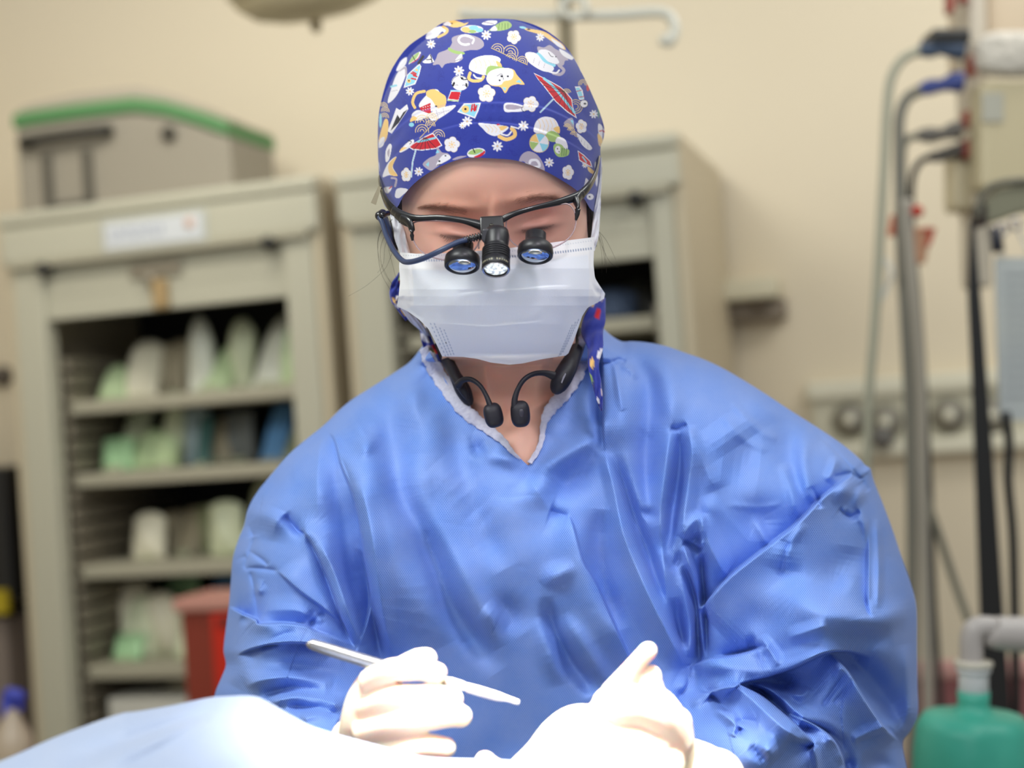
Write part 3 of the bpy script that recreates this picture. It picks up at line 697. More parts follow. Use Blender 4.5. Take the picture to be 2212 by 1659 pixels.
cap_folds = [('S', st(BANDA, 1.0, 30)), ('S', st(BANDB, 1.3, 36)),
  ('V', [(905, 208, .5, 8), (860, 290, 2.2, 12), (828, 330, 1.5, 10)]), ('V', [(1240, 225, .5, 8), (1276, 262, 2.0, 10), (1298, 300, 1.5, 9)]),
  ('R', [(870, 300, 1.4, 7), (838, 330, 2.0, 8)]), ('V', [(846, 385, 2, 7), (866, 372, .5, 8)]), ('R', [(836, 395, 2.4, 8), (858, 378, 1.2, 8)]), ('V', [(826, 410, 2, 6), (852, 404, 1, 6)]),
  ('R', [(1004, 45, 3, 10), (990, 62, 1, 10)]), ('V', [(1018, 46, 2.5, 9), (1012, 66, .4, 8)]), ('R', [(1040, 43, 2.4, 9), (1040, 64, .4, 9)]), ('V', [(1075, 44, 2.4, 9), (1078, 66, .3, 9)]), ('R', [(1096, 46, 2.5, 9), (1096, 62, .4, 9)]),
  ('V', [(1116, 50, 2, 8), (1112, 74, .3, 8)]), ('R', [(955, 60, 2, 12), (930, 84, 1, 12)]), ('V', [(935, 72, 1.6, 9), (916, 96, .4, 9)]), ('R', [(1180, 74, 2, 10), (1200, 100, 1, 12)]), ('V', [(1160, 66, 1.6, 9), (1178, 96, .3, 9)]),
  ('V', [(1284, 330, 1.8, 8), (1262, 318, .5, 8)]), ('R', [(1290, 350, 2, 8), (1264, 345, .6, 10)]), ('V', [(1286, 372, 1.5, 7), (1262, 366, .3, 7)]),
  ('R', [(900, 150, 1.2, 26), (870, 230, .8, 22)]), ('V', [(1120, 150, .8, 40), (1180, 200, .6, 30)]), ('R', [(1030, 310, .8, 26), (1150, 322, .8, 26)])]
for k in range(26):
    t = (k+.5)/26; x, y = 838+440*t, np.interp(t, [0, .2, .4, .6, .8, 1], [300, 252, 232, 232, 250, 300])
    cap_folds.append(('V', [(x+(1060-x)*.01, y-7, .15, 3), (x, y+9, rng.uniform(.15, .6), 4)]))
cv, cq, cpx, cpy = relief(cap_out, lambda x, y: cap_depth(x, y)-stroke_field(x, y, cap_folds), 1.25)
# printed pattern, worked out once per vertex of the cloth (coordinates in 1/3.95 px of the cloth's face)
ZX, ZY = (cpx-780)*3.95, (cpy-20)*3.95
class Ink:
    def __init__(s, x, y, base): s.x, s.y = x, y; s.c = np.tile(np.array(base, float), (len(x), 1))
    def put(s, sel, cov, c):
        cov = np.clip(cov, 0, 1)[:, None]; s.c[sel] = s.c[sel]*(1-cov)+np.array(c)*cov
    def poly(s, pts, c, sm_=True, soft=3.0):
        p = spline(pts, 5, True) if sm_ else np.array(pts, float)
        a, b = p.min(0)-6, p.max(0)+6; sel = np.nonzero((s.x > a[0]) & (s.x < b[0]) & (s.y > a[1]) & (s.y < b[1]))[0]
        if not len(sel): return
        x, y = s.x[sel], s.y[sel]; d = near(x, y, p)[0]; i = inside(x, y, p)
        s.put(sel, .5+np.where(i, d, -d)/soft, c)
    def ell(s, cx, cy, rx, ry, c, ang=0, soft=3.0):
        R = max(rx, ry)+6; sel = np.nonzero((abs(s.x-cx) < R) & (abs(s.y-cy) < R))[0]
        if not len(sel): return
        ca, sa = math.cos(math.radians(ang)), math.sin(math.radians(ang)); x, y = s.x[sel]-cx, s.y[sel]-cy
        u, v = (x*ca+y*sa)/rx, (-x*sa+y*ca)/ry; r = np.sqrt(u*u+v*v)
        s.put(sel, .5+(1-r)*min(rx, ry)/soft, c)
    def line(s, pts, w, c, sm_=True, soft=3.0):
        p = spline(pts, 6) if sm_ and len(pts) > 2 else np.array(pts, float)
        a, b = p.min(0)-w-6, p.max(0)+w+6; sel = np.nonzero((s.x > a[0]) & (s.x < b[0]) & (s.y > a[1]) & (s.y < b[1]))[0]
        if not len(sel): return
        d = near(s.x[sel], s.y[sel], p, False)[0]; s.put(sel, .5+(w/2-d)/soft, c)
    def arc(s, cx, cy, r, a0, a1, w, c, ry=None):
        t = np.radians(np.linspace(a0, a1, 22)); s.line(np.stack([cx+r*np.cos(t), cy+(ry or r)*np.sin(t)], 1), w, c, False)
BLUE = srgb(48, 60, 152); WH = srgb(232, 228, 234); OR = srgb(238, 196, 120); GY = srgb(172, 160, 176); RD = srgb(200, 34, 48); LB = srgb(140, 206, 226); GN = srgb(160, 188, 112); GD = srgb(214, 186, 120); BK = srgb(24, 22, 40); DB = srgb(34, 40, 130)
k = Ink(ZX, ZY, BLUE)
for cx, cy in ((650, 560), (1100, 500), (1560, 760), (960, 930), (1300, 640), (700, 300), (1450, 500), (560, 690), (1000, 1130), (1260, 1180), (1560, 980), (330, 760), (1140, 960), (840, 1080), (1760, 560), (1360, 900), (1150, 780), (560, 470), (920, 300), (1500, 320), (1660, 960)):
    for q in range(5):
        ax, ay = cx+rng.uniform(-60, 60), cy+rng.uniform(-45, 45); r = rng.uniform(14, 32)
        k.arc(ax, ay, r, rng.uniform(0, 180), rng.uniform(200, 400), 2.0, DB); k.arc(ax, ay, r*.5, 0, 250, 1.8, DB)
def daisy(cx, cy, r=44, a=0, sx=1.0):
    for i in range(8):
        t = math.radians(a+45*i); k.ell(cx+.58*r*math.cos(t)*sx, cy+.58*r*math.sin(t), .40*r*(sx*.3+.7), .19*r, WH, a+45*i)
    k.ell(cx, cy, 7*sx, 7, OR)
def plum(cx, cy, r=76, a=0, sx=1.0):
    for c_, e in ((GD, 1.06), (WH, 1.0)):
        for i in range(5):
            t = math.radians(a+72*i-90); k.ell(cx+.52*r*math.cos(t)*sx, cy+.52*r*math.sin(t), .44*r*e*(sx*.5+.5), .44*r*e, c_)
        k.ell(cx, cy, .5*r*sx, .5*r, WH)
    for i in range(7):
        t = math.radians(a+51*i); k.line([(cx, cy), (cx+.34*r*math.cos(t)*sx, cy+.34*r*math.sin(t))], 4, OR, False); k.ell(cx+.36*r*math.cos(t)*sx, cy+.36*r*math.sin(t), 5, 5, OR)
def wave(cx, cy, r, a0=180, a1=360):
    k.ell(cx, cy, r, r, BLUE) if False else None
    for f in (1, .64, .28): k.arc(cx, cy, r*f, a0, a1, 5.5, srgb(232, 204, 140))
def ball(cx, cy, r):
    for i in range(6):
        t0, t1 = math.radians(60*i+10), math.radians(60*i+70)
        k.poly([(cx, cy)]+[(cx+r*math.cos(t), cy+r*math.sin(t)) for t in np.linspace(t0, t1, 6)], [LB, WH, GN, OR, LB, WH][i], False)
    for i in range(6):
        t0 = math.radians(60*i+10); k.line([(cx, cy), (cx+r*math.cos(t0), cy+r*math.sin(t0))], 4, WH, False)
    k.arc(cx, cy, r, 0, 360, 5, GD)
# crown motifs
k.poly([(780, 240), (870, 214), (960, 226), (1030, 260), (1048, 310), (1000, 345), (920, 350), (860, 372), (868, 420), (820, 452), (760, 458), (715, 470), (690, 500), (662, 470), (612, 476), (640, 420), (660, 375), (720, 350), (750, 330), (775, 290)], GY)
k.poly([(750, 326), (800, 350), (880, 368), (870, 386), (800, 378), (745, 350)], GN); k.arc(890, 262, 58, 60, 330, 20, WH, 40); k.line([(890, 225), (960, 250), (950, 290)], 16, WH); k.poly([(800, 440), (850, 380), (862, 400), (830, 446)], WH); k.line([(800, 442), (850, 422)], 4, BK)
k.poly([(920, 500), (940, 440), (1000, 405), (1080, 392), (1150, 400), (1190, 425), (1180, 470), (1200, 490), (1130, 530), (1080, 560), (1020, 556), (950, 530)], WH)
for i in range(5): k.line([(960+42*i, 420+4*i), (985+40*i, 470), (975+42*i, 510)], 3.5, OR)
k.poly([(1150, 440), (1190, 460), (1200, 492), (1170, 490)], OR); k.line([(930, 545), (920, 590), (960, 612), (1020, 605), (1045, 575)], 26, OR); k.line([(960, 560), (985, 585), (1025, 590)], 14, WH)
k.poly([(1066, 560), (1075, 500), (1110, 482), (1200, 492), (1215, 510), (1110, 555)], GN)
k.poly([(1070, 600), (1090, 540), (1150, 510), (1230, 500), (1300, 515), (1330, 560), (1395, 640), (1330, 640), (1270, 660), (1230, 716), (1190, 665), (1110, 650)], OR)
k.poly([(1070, 600), (1090, 540), (1150, 510), (1230, 500), (1290, 515), (1300, 560), (1280, 600), (1220, 615), (1190, 645), (1110, 645)], WH)
k.poly([(1318, 620), (1350, 600), (1372, 632)], LB, False); k.poly([(1205, 665), (1240, 668), (1226, 700)], LB, False); k.ell(1200, 572, 12, 9, BK, 20); k.line([(1160, 570), (1200, 552), (1215, 600)], 4, BK); k.ell(1182, 606, 8, 8, BK); k.ell(1252, 572, 9, 8, BK)
k.poly([(1505, 320), (1560, 326), (1610, 305), (1660, 340), (1720, 370), (1768, 430), (1740, 440), (1720, 480), (1640, 465), (1560, 430), (1520, 390)], GY)
k.poly([(1520, 350), (1580, 345), (1640, 380), (1690, 450), (1650, 465), (1560, 430), (1515, 395)], WH); k.poly([(1500, 372), (1530, 380), (1600, 450), (1660, 470), (1640, 492), (1560, 455), (1500, 410)], LB)
k.poly([(1400, 385), (1430, 365), (1500, 380), (1560, 450), (1640, 490), (1630, 530), (1560, 530), (1480, 490), (1420, 440)], WH); k.line([(1640, 545), (1700, 555), (1730, 520), (1690, 480)], 26, GY); k.line([(1600, 530), (1660, 545), (1690, 520)], 14, WH); k.line([(1600, 370), (1620, 400), (1640, 405)], 5, BK); k.ell(1662, 405, 7, 5, BK)
for i in range(3): k.line([(1480+44*i, 420+22*i), (1470+44*i, 455+22*i)], 3.5, GY, False)
k.poly([(1110, 330), (1160, 300), (1420, 460), (1410, 474)], DB, False)
for cx, cy, r in ((1165, 348, 54), (1275, 372, 64), (1280, 420, 46), (1375, 446, 44)):
    a = 28; k.poly([(cx+r*math.cos(math.radians(t)), cy+r*math.sin(math.radians(t))) for t in np.linspace(180+a, 360+a, 14)], BLUE, False); wave(cx, cy, r, 180+a, 360+a)
k.line([(1110, 330), (1418, 474)], 6, GD, False)
# parasol, right
k.line([(1645, 762), (1530, 878)], 13, WH, False); k.line([(1645, 762), (1530, 878)], 7, LB, False)
k.poly([(1472, 542), (1530, 570), (1610, 610), (1700, 660), (1745, 700), (1800, 765), (1808, 830), (1842, 932), (1760, 880), (1660, 790), (1560, 660), (1510, 600)], WH, False)
k.poly([(1480, 552), (1530, 576), (1610, 616), (1700, 668), (1742, 706), (1794, 770), (1802, 830), (1830, 918), (1760, 868), (1664, 784), (1564, 654), (1514, 598)], RD, False)
k.line([(1560, 590), (1640, 660), (1740, 780), (1820, 880)], 20, LB)
for i in range(8):
    e = [(1520, 610), (1555, 650), (1600, 705), (1640, 760), (1690, 812), (1735, 850), (1780, 880), (1812, 905)][i]; k.line([(1735, 700), e], 4.5, BK, False)
for cx, cy, r, a0, a1 in ((1830, 830, 58, 240, 450), (1752, 720, 40, 230, 340), (1895, 640, 40, 170, 380)):
    for f in (1, .7, .4): k.arc(cx, cy, r*f, a0, a1, 6, GD)
# doll
k.ell(845, 628, 73, 64, WH, 10); k.arc(845, 628, 70, 180, 372, 4, BK, 60); k.ell(789, 640, 10, 22, BK, 20); k.ell(899, 648, 9, 20, BK, -10); k.line([(850, 580), (870, 600), (905, 598)], 8, BK); k.ell(862, 590, 12, 10, BK)
for dx in (-30, 30): k.arc(846+dx, 655, 11, 200, 340, 4, BK)
k.poly([(768, 690), (855, 692), (830, 790), (734, 780)], WH, False); k.poly([(770, 702), (850, 706), (832, 774), (744, 764)], RD, False); k.line([(768, 694), (852, 700)], 10, LB, False); k.line([(740, 776), (828, 782)], 8, GN, False)
# paddle, left
k.line([(490, 462), (528, 404)], 22, BK, False); k.poly([(478, 480), (500, 465), (514, 488), (496, 560), (462, 640), (362, 672), (392, 560)], WH, False); k.poly([(482, 490), (500, 476), (506, 490), (486, 560), (452, 632), (374, 660), (400, 562)], LB, False)
for a, b in (((440, 535), (470, 550)), ((428, 545), (466, 562)), ((446, 565), (476, 575)), ((430, 590), (466, 598))): k.line([a, b], 13, RD, False)
k.ell(408, 612, 17, 17, OR); k.ell(408, 610, 7, 7, BK); k.ell(474, 518, 12, 10, OR)
k.poly([(404, 468), (440, 400), (500, 362), (508, 380), (480, 430), (420, 462)], WH); k.poly([(408, 460), (440, 404), (496, 366), (470, 420)], GN); k.poly([(420, 462), (480, 420), (505, 378), (500, 400), (470, 440)], RD); k.line([(436, 392), (462, 440)], 7, BK, False)
k.poly([(524, 450), (560, 420), (590, 384), (610, 420), (620, 450), (560, 462)], WH); k.line([(560, 430), (600, 424), (592, 390)], 9, BK); k.line([(600, 424), (606, 452)], 9, BK)
# left orange pup
k.line([(540, 700), (470, 720), (440, 790), (458, 838)], 24, OR); k.poly([(500, 800), (560, 730), (600, 690), (650, 684), (680, 720), (722, 750), (715, 830), (640, 862), (560, 870), (500, 840)], WH)
k.poly([(640, 690), (690, 720), (724, 752), (716, 830), (660, 850), (600, 770), (560, 740), (560, 700), (610, 682)], OR); k.poly([(498, 840), (560, 812), (592, 798), (596, 886), (560, 890), (510, 862)], RD, False)
for i in range(8): k.ell(530+20*(i % 4), 838+22*(i//4)-5*(i % 4), 4, 4, WH)
k.poly([(430, 905), (480, 860), (550, 880), (590, 900), (540, 930), (470, 950)], WH); k.poly([(418, 960), (440, 910), (480, 935)], OR); k.ell(640, 828, 10, 7, BK); k.ell(430, 985, 22, 18, LB)
k.poly([(580, 900), (650, 850), (804, 818), (760, 870), (640, 946), (590, 940)], WH)
for a, b in (((600, 900), (760, 860)), ((600, 930), (700, 880)), ((640, 860), (660, 930)), ((700, 846), (710, 900))): k.line([a, b], 3.5, GY, False)
# mountain, far left pups
k.poly([(224, 1040), (262, 950), (300, 842), (332, 860), (392, 810), (404, 850), (330, 960), (262, 1062)], WH, False); k.poly([(250, 1040), (296, 930), (310, 900), (330, 930), (360, 880), (398, 852), (320, 970)], BK, False)
k.poly([(300, 560), (360, 492), (388, 500), (372, 590), (300, 740), (228, 800), (250, 700)], WH); k.line([(330, 520), (378, 500), (384, 560)], 18, GY); k.line([(256, 660), (300, 650)], 16, LB); k.line([(260, 700), (310, 690)], 4, GY, False)
k.poly([(180, 1000), (205, 936), (232, 960), (220, 1100), (160, 1170), (150, 1120)], OR); k.poly([(160, 1110), (200, 1090), (190, 1160), (150, 1180)], WH)
for cx, cy in ((205, 870), (190, 830), (200, 920)): wave(cx, cy, 34, 180, 370)
k.ell(165, 950, 12, 60, LB)
k.poly([(300, 520), (340, 440), (390, 410), (380, 470), (330, 520)], WH)
# top row
k.poly([(552, 240), (580, 180), (650, 150), (700, 148), (740, 180), (720, 210), (690, 190), (640, 240), (570, 256)], WH); k.line([(660, 236), (720, 205), (735, 175), (700, 150)], 22, OR)
k.poly([(700, 130), (760, 90), (850, 110), (880, 120), (916, 112), (880, 140), (800, 156), (740, 140)], OR); k.poly([(700, 130), (740, 104), (770, 130), (740, 142)], WH); k.ell(775, 122, 8, 6, BK)
k.ell(945, 170, 96, 34, WH); k.ell(900, 176, 44, 24, OR, 10); k.ell(960, 158, 40, 20, LB); k.ell(1010, 178, 32, 18, LB); k.ell(950, 190, 34, 14, GN)
k.poly([(1092, 184), (1130, 150), (1190, 110), (1250, 102), (1284, 130), (1270, 160), (1200, 182)], GN); k.poly([(1100, 180), (1140, 140), (1160, 180)], WH)
for i in range(4): k.line([(1180+24*i, 120), (1172+28*i, 172)], 4, srgb(90, 120, 60), False)
k.poly([(1030, 120), (1090, 96), (1160, 100), (1140, 130), (1060, 134)], WH); k.line([(1050, 110), (1130, 124)], 8, GY, False)
k.poly([(1390, 160), (1450, 168), (1560, 190), (1640, 240), (1720, 300), (1745, 345), (1700, 330), (1620, 270), (1540, 220), (1420, 184)], OR); k.poly([(1620, 250), (1700, 290), (1730, 335), (1670, 310)], WH); k.ell(1380, 156, 30, 10, LB, 10); k.ell(1430, 172, 16, 6, BK)
k.poly([(1690, 340), (1740, 360), (1810, 410), (1790, 430), (1720, 392)], WH)
# right edge
k.poly([(1824, 660), (1866, 656), (1890, 690), (1905, 770), (1862, 772)], WH, False); k.poly([(1830, 672), (1862, 668), (1878, 700), (1898, 760), (1866, 764)], LB, False); k.line([(1842, 700), (1880, 690)], 7, RD, False); k.line([(1862, 750), (1902, 744)], 7, RD, False)
k.ell(1902, 806, 34, 30, WH); k.ell(1910, 806, 12, 8, BK); k.arc(1902, 806, 34, 0, 360, 4, BK)
k.poly([(1862, 470), (1890, 500), (1900, 560), (1870, 520)], WH); k.ell(2025, 880, 10, 50, srgb(60, 120, 110)); k.ell(1940, 660, 16, 40, RD, 10); k.ell(1956, 650, 12, 40, LB, -14)
k.poly([(2024, 980), (2060, 1000), (2090, 1070), (2070, 1120), (2030, 1080)], WH); k.line([(2036, 1040), (2060, 1036), (2080, 1050)], 10, RD)
k.poly([(2020, 1060), (2060, 1110), (2050, 1170), (2026, 1150)], OR)
# band motifs
k.poly([(878, 804), (1022, 798), (1002, 866), (972, 932), (900, 905), (820, 876)], WH, False); k.poly([(888, 812), (1010, 806), (990, 866), (966, 918), (900, 894), (834, 870)], LB, False)
k.ell(890, 852, 32, 32, OR); k.ell(890, 852, 10, 10, BK)
for a, b in (((950, 815), (940, 868)), ((966, 812), (966, 866)), ((985, 822), (975, 862)), ((945, 850), (980, 856))): k.line([a, b], 14, RD, False)
k.poly([(1224, 806), (1300, 800), (1400, 830), (1412, 866), (1300, 876), (1226, 872)], WH); k.poly([(1236, 818), (1290, 812), (1380, 838), (1300, 856), (1240, 850)], GY); k.arc(1392, 850, 22, 0, 360, 5, BK)
k.poly([(1000, 974), (1080, 976), (1200, 990), (1260, 1010), (1200, 1060), (1140, 1082), (1080, 1060), (1040, 1020)], WH); k.poly([(1180, 1000), (1250, 1000), (1200, 1036)], OR)
for i in range(4): k.line([(1060+34*i, 992), (1090+34*i, 1024), (1080+34*i, 1050)], 3.5, OR)
k.line([(1180, 1086), (1240, 1110), (1306, 1085), (1310, 1044), (1285, 1020)], 32, OR); k.line([(1200, 1066), (1250, 1076), (1280, 1046)], 14, WH); k.ell(1170, 984, 14, 7, RD); k.line([(1280, 1000), (1345, 1018)], 12, WH, False)
k.poly([(1475, 1010), (1500, 950), (1560, 918), (1640, 930), (1680, 980), (1690, 1040), (1640, 1060), (1560, 1070), (1480, 1050)], WH)
for i in range(5): k.line([(1510+34*i, 940), (1530+34*i, 990), (1520+34*i, 1040)], 3.5, OR)
k.poly([(1590, 1050), (1640, 1040), (1690, 1070), (1700, 1120), (1620, 1130), (1580, 1090)], GN); k.poly([(1680, 1090), (1740, 1110), (1764, 1180), (1730, 1200), (1660, 1140)], WH); k.poly([(1640, 1020), (1690, 1000), (1692, 1060)], OR)
ball(1520, 1140, 82)
k.poly([(1640, 1180), (1660, 1146), (1710, 1156), (1740, 1190), (1775, 1200), (1766, 1246), (1700, 1262), (1660, 1240)], GN); k.poly([(1655, 1190), (1676, 1165), (1700, 1180), (1694, 1230), (1664, 1222)], WH); k.ell(1676, 1190, 6, 6, BK); k.ell(1690, 1215, 6, 5, BK)
for i in range(3): k.line([(1716+18*i, 1186), (1712+18*i, 1250)], 6, srgb(70, 110, 70), False)
# lower parasol
k.line([(468, 1196), (440, 1300), (428, 1430)], 13, WH, False); k.line([(468, 1196), (440, 1300), (428, 1430)], 6, LB, False)
for cx, cy, r in ((660, 1080, 52), (520, 960, 56), (600, 930, 44), (520, 1040, 56), (590, 990, 40)): wave(cx, cy, r, 170, 370)
k.line([(500, 1100), (660, 930)], 6, GD, False)
k.poly([(396, 1172), (470, 1130), (545, 1085), (612, 1054), (660, 1110), (694, 1162), (640, 1192), (520, 1206), (440, 1200)], WH, False); k.poly([(408, 1172), (475, 1134), (548, 1092), (610, 1064), (652, 1112), (682, 1158), (636, 1184), (520, 1197), (446, 1192)], RD, False)
k.line([(484, 1130), (540, 1120), (630, 1098)], 18, LB)
for e in ((450, 1196), (500, 1202), (548, 1200), (592, 1194), (640, 1184)): k.line([(545+(e[0]-545)*.1, 1096), e], 5, BK, False)
k.poly([(330, 1210), (380, 1150), (440, 1110), (450, 1140), (400, 1190), (340, 1222)], WH); k.line([(400, 1120), (430, 1130), (415, 1150)], 6, BK); k.poly([(330, 1215), (350, 1180), (390, 1180)], OR)
# grey pup head, top toy, spiral tail
k.poly([(526, 1320), (580, 1270), (640, 1240), (650, 1176), (690, 1220), (740, 1230), (764, 1270), (700, 1310), (640, 1350), (600, 1376), (560, 1360)], GY); k.poly([(636, 1230), (650, 1196), (672, 1222)], LB, False); k.poly([(550, 1326), (580, 1300), (576, 1344)], LB, False)
k.poly([(640, 1330), (690, 1250), (740, 1240), (764, 1270), (700, 1310)], WH); k.ell(668, 1296, 9, 8, BK); k.line([(650, 1330), (680, 1322)], 7, BK, False); k.ell(720, 1250, 8, 6, BK)
k.poly([(780, 1280), (830, 1256), (900, 1250), (880, 1262), (800, 1286)], GY)
k.poly([(905, 1235), (930, 1200), (1000, 1184), (1050, 1196), (1056, 1230), (1000, 1260), (930, 1262)], WH); k.poly([(912, 1232), (940, 1204), (1000, 1192), (1040, 1204), (1000, 1236), (940, 1240)], GN); k.poly([(960, 1262), (1010, 1236), (1050, 1206), (1054, 1230), (1010, 1262)], RD); k.line([(955, 1190), (970, 1222)], 9, BK, False); k.line([(980, 1240), (1040, 1215)], 5, LB, False)
k.poly([(1348, 1300), (1372, 1240), (1430, 1212), (1500, 1240), (1550, 1310), (1566, 1380), (1520, 1400), (1440, 1350), (1390, 1300)], GY); k.line([(1440, 1350), (1520, 1340), (1500, 1290), (1450, 1290), (1440, 1310)], 22, WH); k.poly([(1400, 1310), (1460, 1340), (1530, 1390), (1556, 1400), (1500, 1380)], WH)
# lower edges
k.poly([(182, 1430), (220, 1330), (262, 1280), (302, 1260), (270, 1340), (310, 1420), (240, 1416)], WH); k.poly([(250, 1300), (302, 1260), (268, 1350), (312, 1420), (250, 1412), (230, 1350)], OR); k.line([(260, 1440), (300, 1450), (290, 1510)], 18, GY)
k.poly([(290, 1600), (300, 1540), (340, 1525), (400, 1540), (350, 1590), (320, 1612)], WH); k.poly([(200, 1520), (262, 1520), (230, 1570), (190, 1550)], WH); k.line([(240, 1530), (262, 1512)], 10, RD, False)
k.poly([(210, 1210), (240, 1150), (262, 1170), (240, 1280), (210, 1300)], WH); k.poly([(222, 1220), (244, 1190), (236, 1260)], GY)
k.poly([(1848, 1204), (1900, 1240), (1960, 1300), (1975, 1350), (1920, 1330), (1860, 1290)], WH, False); k.poly([(1854, 1214), (1900, 1250), (1952, 1300), (1964, 1340), (1920, 1320), (1866, 1284)], RD, False); k.line([(1890, 1260), (1920, 1300)], 12, LB, False)
k.poly([(1935, 1340), (1985, 1380), (1975, 1404), (1940, 1380)], OR); k.poly([(1730, 970), (1800, 925), (1818, 1010), (1780, 1020)], GY); k.poly([(1785, 950), (1810, 940), (1812, 990)], LB, False)
for cx, cy in ((1790, 1040), (1760, 1010), (1815, 1075)): wave(cx, cy, 32, 200, 390)
k.poly([(1840, 1060), (1900, 1100), (1970, 1180), (1940, 1200), (1880, 1150)], WH)
for i in range(4): k.line([(1860+24*i, 1080+24*i), (1850+28*i, 1110+26*i)], 3.5, GY, False)
k.poly([(1920, 1440), (1950, 1500), (1880, 1590), (1850, 1570), (1900, 1510)], WH); k.ell(1940, 1510, 26, 30, GY); k.ell(1955, 1600, 30, 26, WH); k.ell(1950, 1600, 8, 8, BK)
k.ell(2010, 1450, 10, 60, WH); k.ell(2000, 1330, 8, 30, WH)
for a in ((597, 297, 40), (1068, 220, 44), (835, 527, 46), (417, 700, 38), (1528, 238, 38), (905, 957, 46), (1385, 995, 46), (1163, 1168, 48), (492, 1385, 40), (1605, 1308, 42), (1985, 895, 38), (1910, 1330, 26), (865, 992, 30)): daisy(*a, a=a[0] % 40)
plum(1070, 720, 78, 5); plum(1447, 808, 70, 20); plum(775, 1155, 70, 10); plum(1880, 1000, 62, -10, .75); plum(385, 1412, 62, 0, .66); plum(1765, 1392, 66, 15, .72); plum(1303, 237, 62, 30); plum(1150, 1400, 1)
# stitching of the crown seam and a little fading along the folds
d_ = near(ZX, ZY, np.array([((x-780)*3.95, (y-22)*3.95) for x, y in spline(BANDA, 6)]), False)[0]
k.c = k.c*(1-.25*np.exp(-(d_/9)**2)[:, None])+np.array(srgb(70, 84, 190))*(.25*np.exp(-(d_/9)**2)[:, None])
def cap_back(x, y):
    r2 = np.clip(np.abs(x-1059)/243, 0, 1)**2+np.where(y < 290, ((y-290)/252)**2, 0)
    e = near(x, y, cap_out)[0]; w = np.exp(-(e/9)**2)
    b = np.maximum(1.133+.125*np.clip(1-r2, 0, 1)**.5, skin_back(x, y)+.008)
    return (1-w)*b+w*(cap_depth(x, y)+.001)
bcv, bcq, _, _ = relief(cap_out, cap_back, 4, True)
cap_m = mat('printed_cotton', BLUE, .85, sheen=.25, vcol=True, spec=.25, bump=(2600, .25, .0004))
cap = obj('cap', [(cv, cq), (bcv, bcq)], cap_m, person, tint=np.vstack([k.c, np.tile(np.array(BLUE), (len(bcv), 1))]))
def ribbon(pts, w, m, name, parent, tintf=None, thick=.0012):
    """twisted flat cloth band along pixel path (px, py, d, width px)"""
    q = spline(pts, 8); c = P(q[:, 0], q[:, 1], q[:, 2]); T = np.gradient(c, axis=0); T /= np.linalg.norm(T, axis=1)[:, None]
    s = np.cross(T, FW); s /= np.linalg.norm(s, axis=1)[:, None]; W = q[:, 3]/FPX*q[:, 2]
    V = []; n = 9
    for i in range(len(c)):
        for kk in range(n):
            u = kk/(n-1)*2-1; dz = .0016*math.sin(u*6+i*.5)+.0012*math.sin(i*.9+u*2)
            V.append(c[i]+s[i]*u*W[i]/2+FW*(dz+.25*W[i]*abs(u)**2))
    V = np.array(V); N = len(V); V = np.vstack([V, V+FW*thick]); F = []
    for i in range(len(c)-1):
        for kk in range(n-1):
            a = i*n+kk; F += [[a, a+1, a+n+1, a+n], [N+a, N+a+n, N+a+n+1, N+a+1]]
        for kk in (0, n-1):
            a = i*n+kk; F.append([a, a+n, N+a+n, N+a] if kk == 0 else [a, N+a, N+a+n, a+n])
    t = None
    if tintf is not None:
        col = tintf(np.tile(np.repeat(np.arange(len(c)), n), 2), np.tile(np.tile(np.arange(n), len(c)), 2)); t = col
    return obj(name, (V, F), m, parent, tint=t)
def tie_tint(i, kk):
    c = np.tile(np.array(BLUE), (len(i), 1)); pal = [WH, OR, GY, WH, GY, RD, GN]
    for q in range(9):
        ci, ck = rng.uniform(0, i.max()), rng.uniform(0, 8); m = ((i-ci)/2.2)**2+((kk-ck)/1.5)**2 < 1; c[m] = pal[q % 7]
    return c
ribbon([(866, 590, 1.13, 10), (856, 615, 1.135, 22), (853, 640, 1.135, 24), (862, 664, 1.14, 14), (880, 690, 1.15, 10)], 0, cap_m, 'cap_tie', cap, tie_tint)
ribbon([(912, 700, 1.17, 14), (922, 735, 1.172, 24), (936, 766, 1.172, 26), (962, 800, 1.17, 14)], 0, cap_m, 'cap_tie', cap, tie_tint)
ribbon([(1300, 640, 1.15, 18), (1288, 680, 1.13, 44), (1280, 715, 1.12, 48), (1286, 750, 1.105, 34), (1282, 790, 1.09, 24), (1290, 830, 1.082, 20), (1295, 862, 1.078, 14), (1300, 888, 1.076, 4)], 0, cap_m, 'cap_tie', cap, tie_tint)

# ------------------------------------------------------------------ mask
mask_poly = np.array([(864, 545), (900, 548), (960, 547), (1020, 543), (1080, 538), (1150, 530), (1220, 520), (1284, 512), (1283, 540), (1282, 570), (1285, 600), (1296, 618), (1307, 634), (1305, 645), (1290, 654), (1270, 664), (1258, 682), (1252, 700), (1240, 735), (1228, 763), (1222, 768), (1170, 776),
                      (1130, 785), (1100, 788), (1060, 783), (1030, 775), (1000, 771), (955, 770), (940, 738), (925, 710), (905, 690), (880, 672), (857, 662), (861, 640), (864, 610), (862, 575)], float)
mask_poly = np.array([q for i in range(len(mask_poly)) for q in (mask_poly[i], (mask_poly[i]+mask_poly[(i+1) % len(mask_poly)])/2)])
def mask_depth(x, y):
    cd = np.interp(y, [510, 545, 580, 625, 660, 700, 740, 775, 800], [1.026, 1.021, 1.017, 1.019, 1.025, 1.036, 1.052, 1.068, 1.078])
    hw = np.interp(y, [520, 640, 700, 780], [226, 224, 200, 195]); u = np.clip(np.abs(x-1074)/hw, 0, 1)
    return cd+(.088-.02*sm(640, 780, y))*(1-np.sqrt(np.clip(1-.97*u**2.1, 0, 1)))
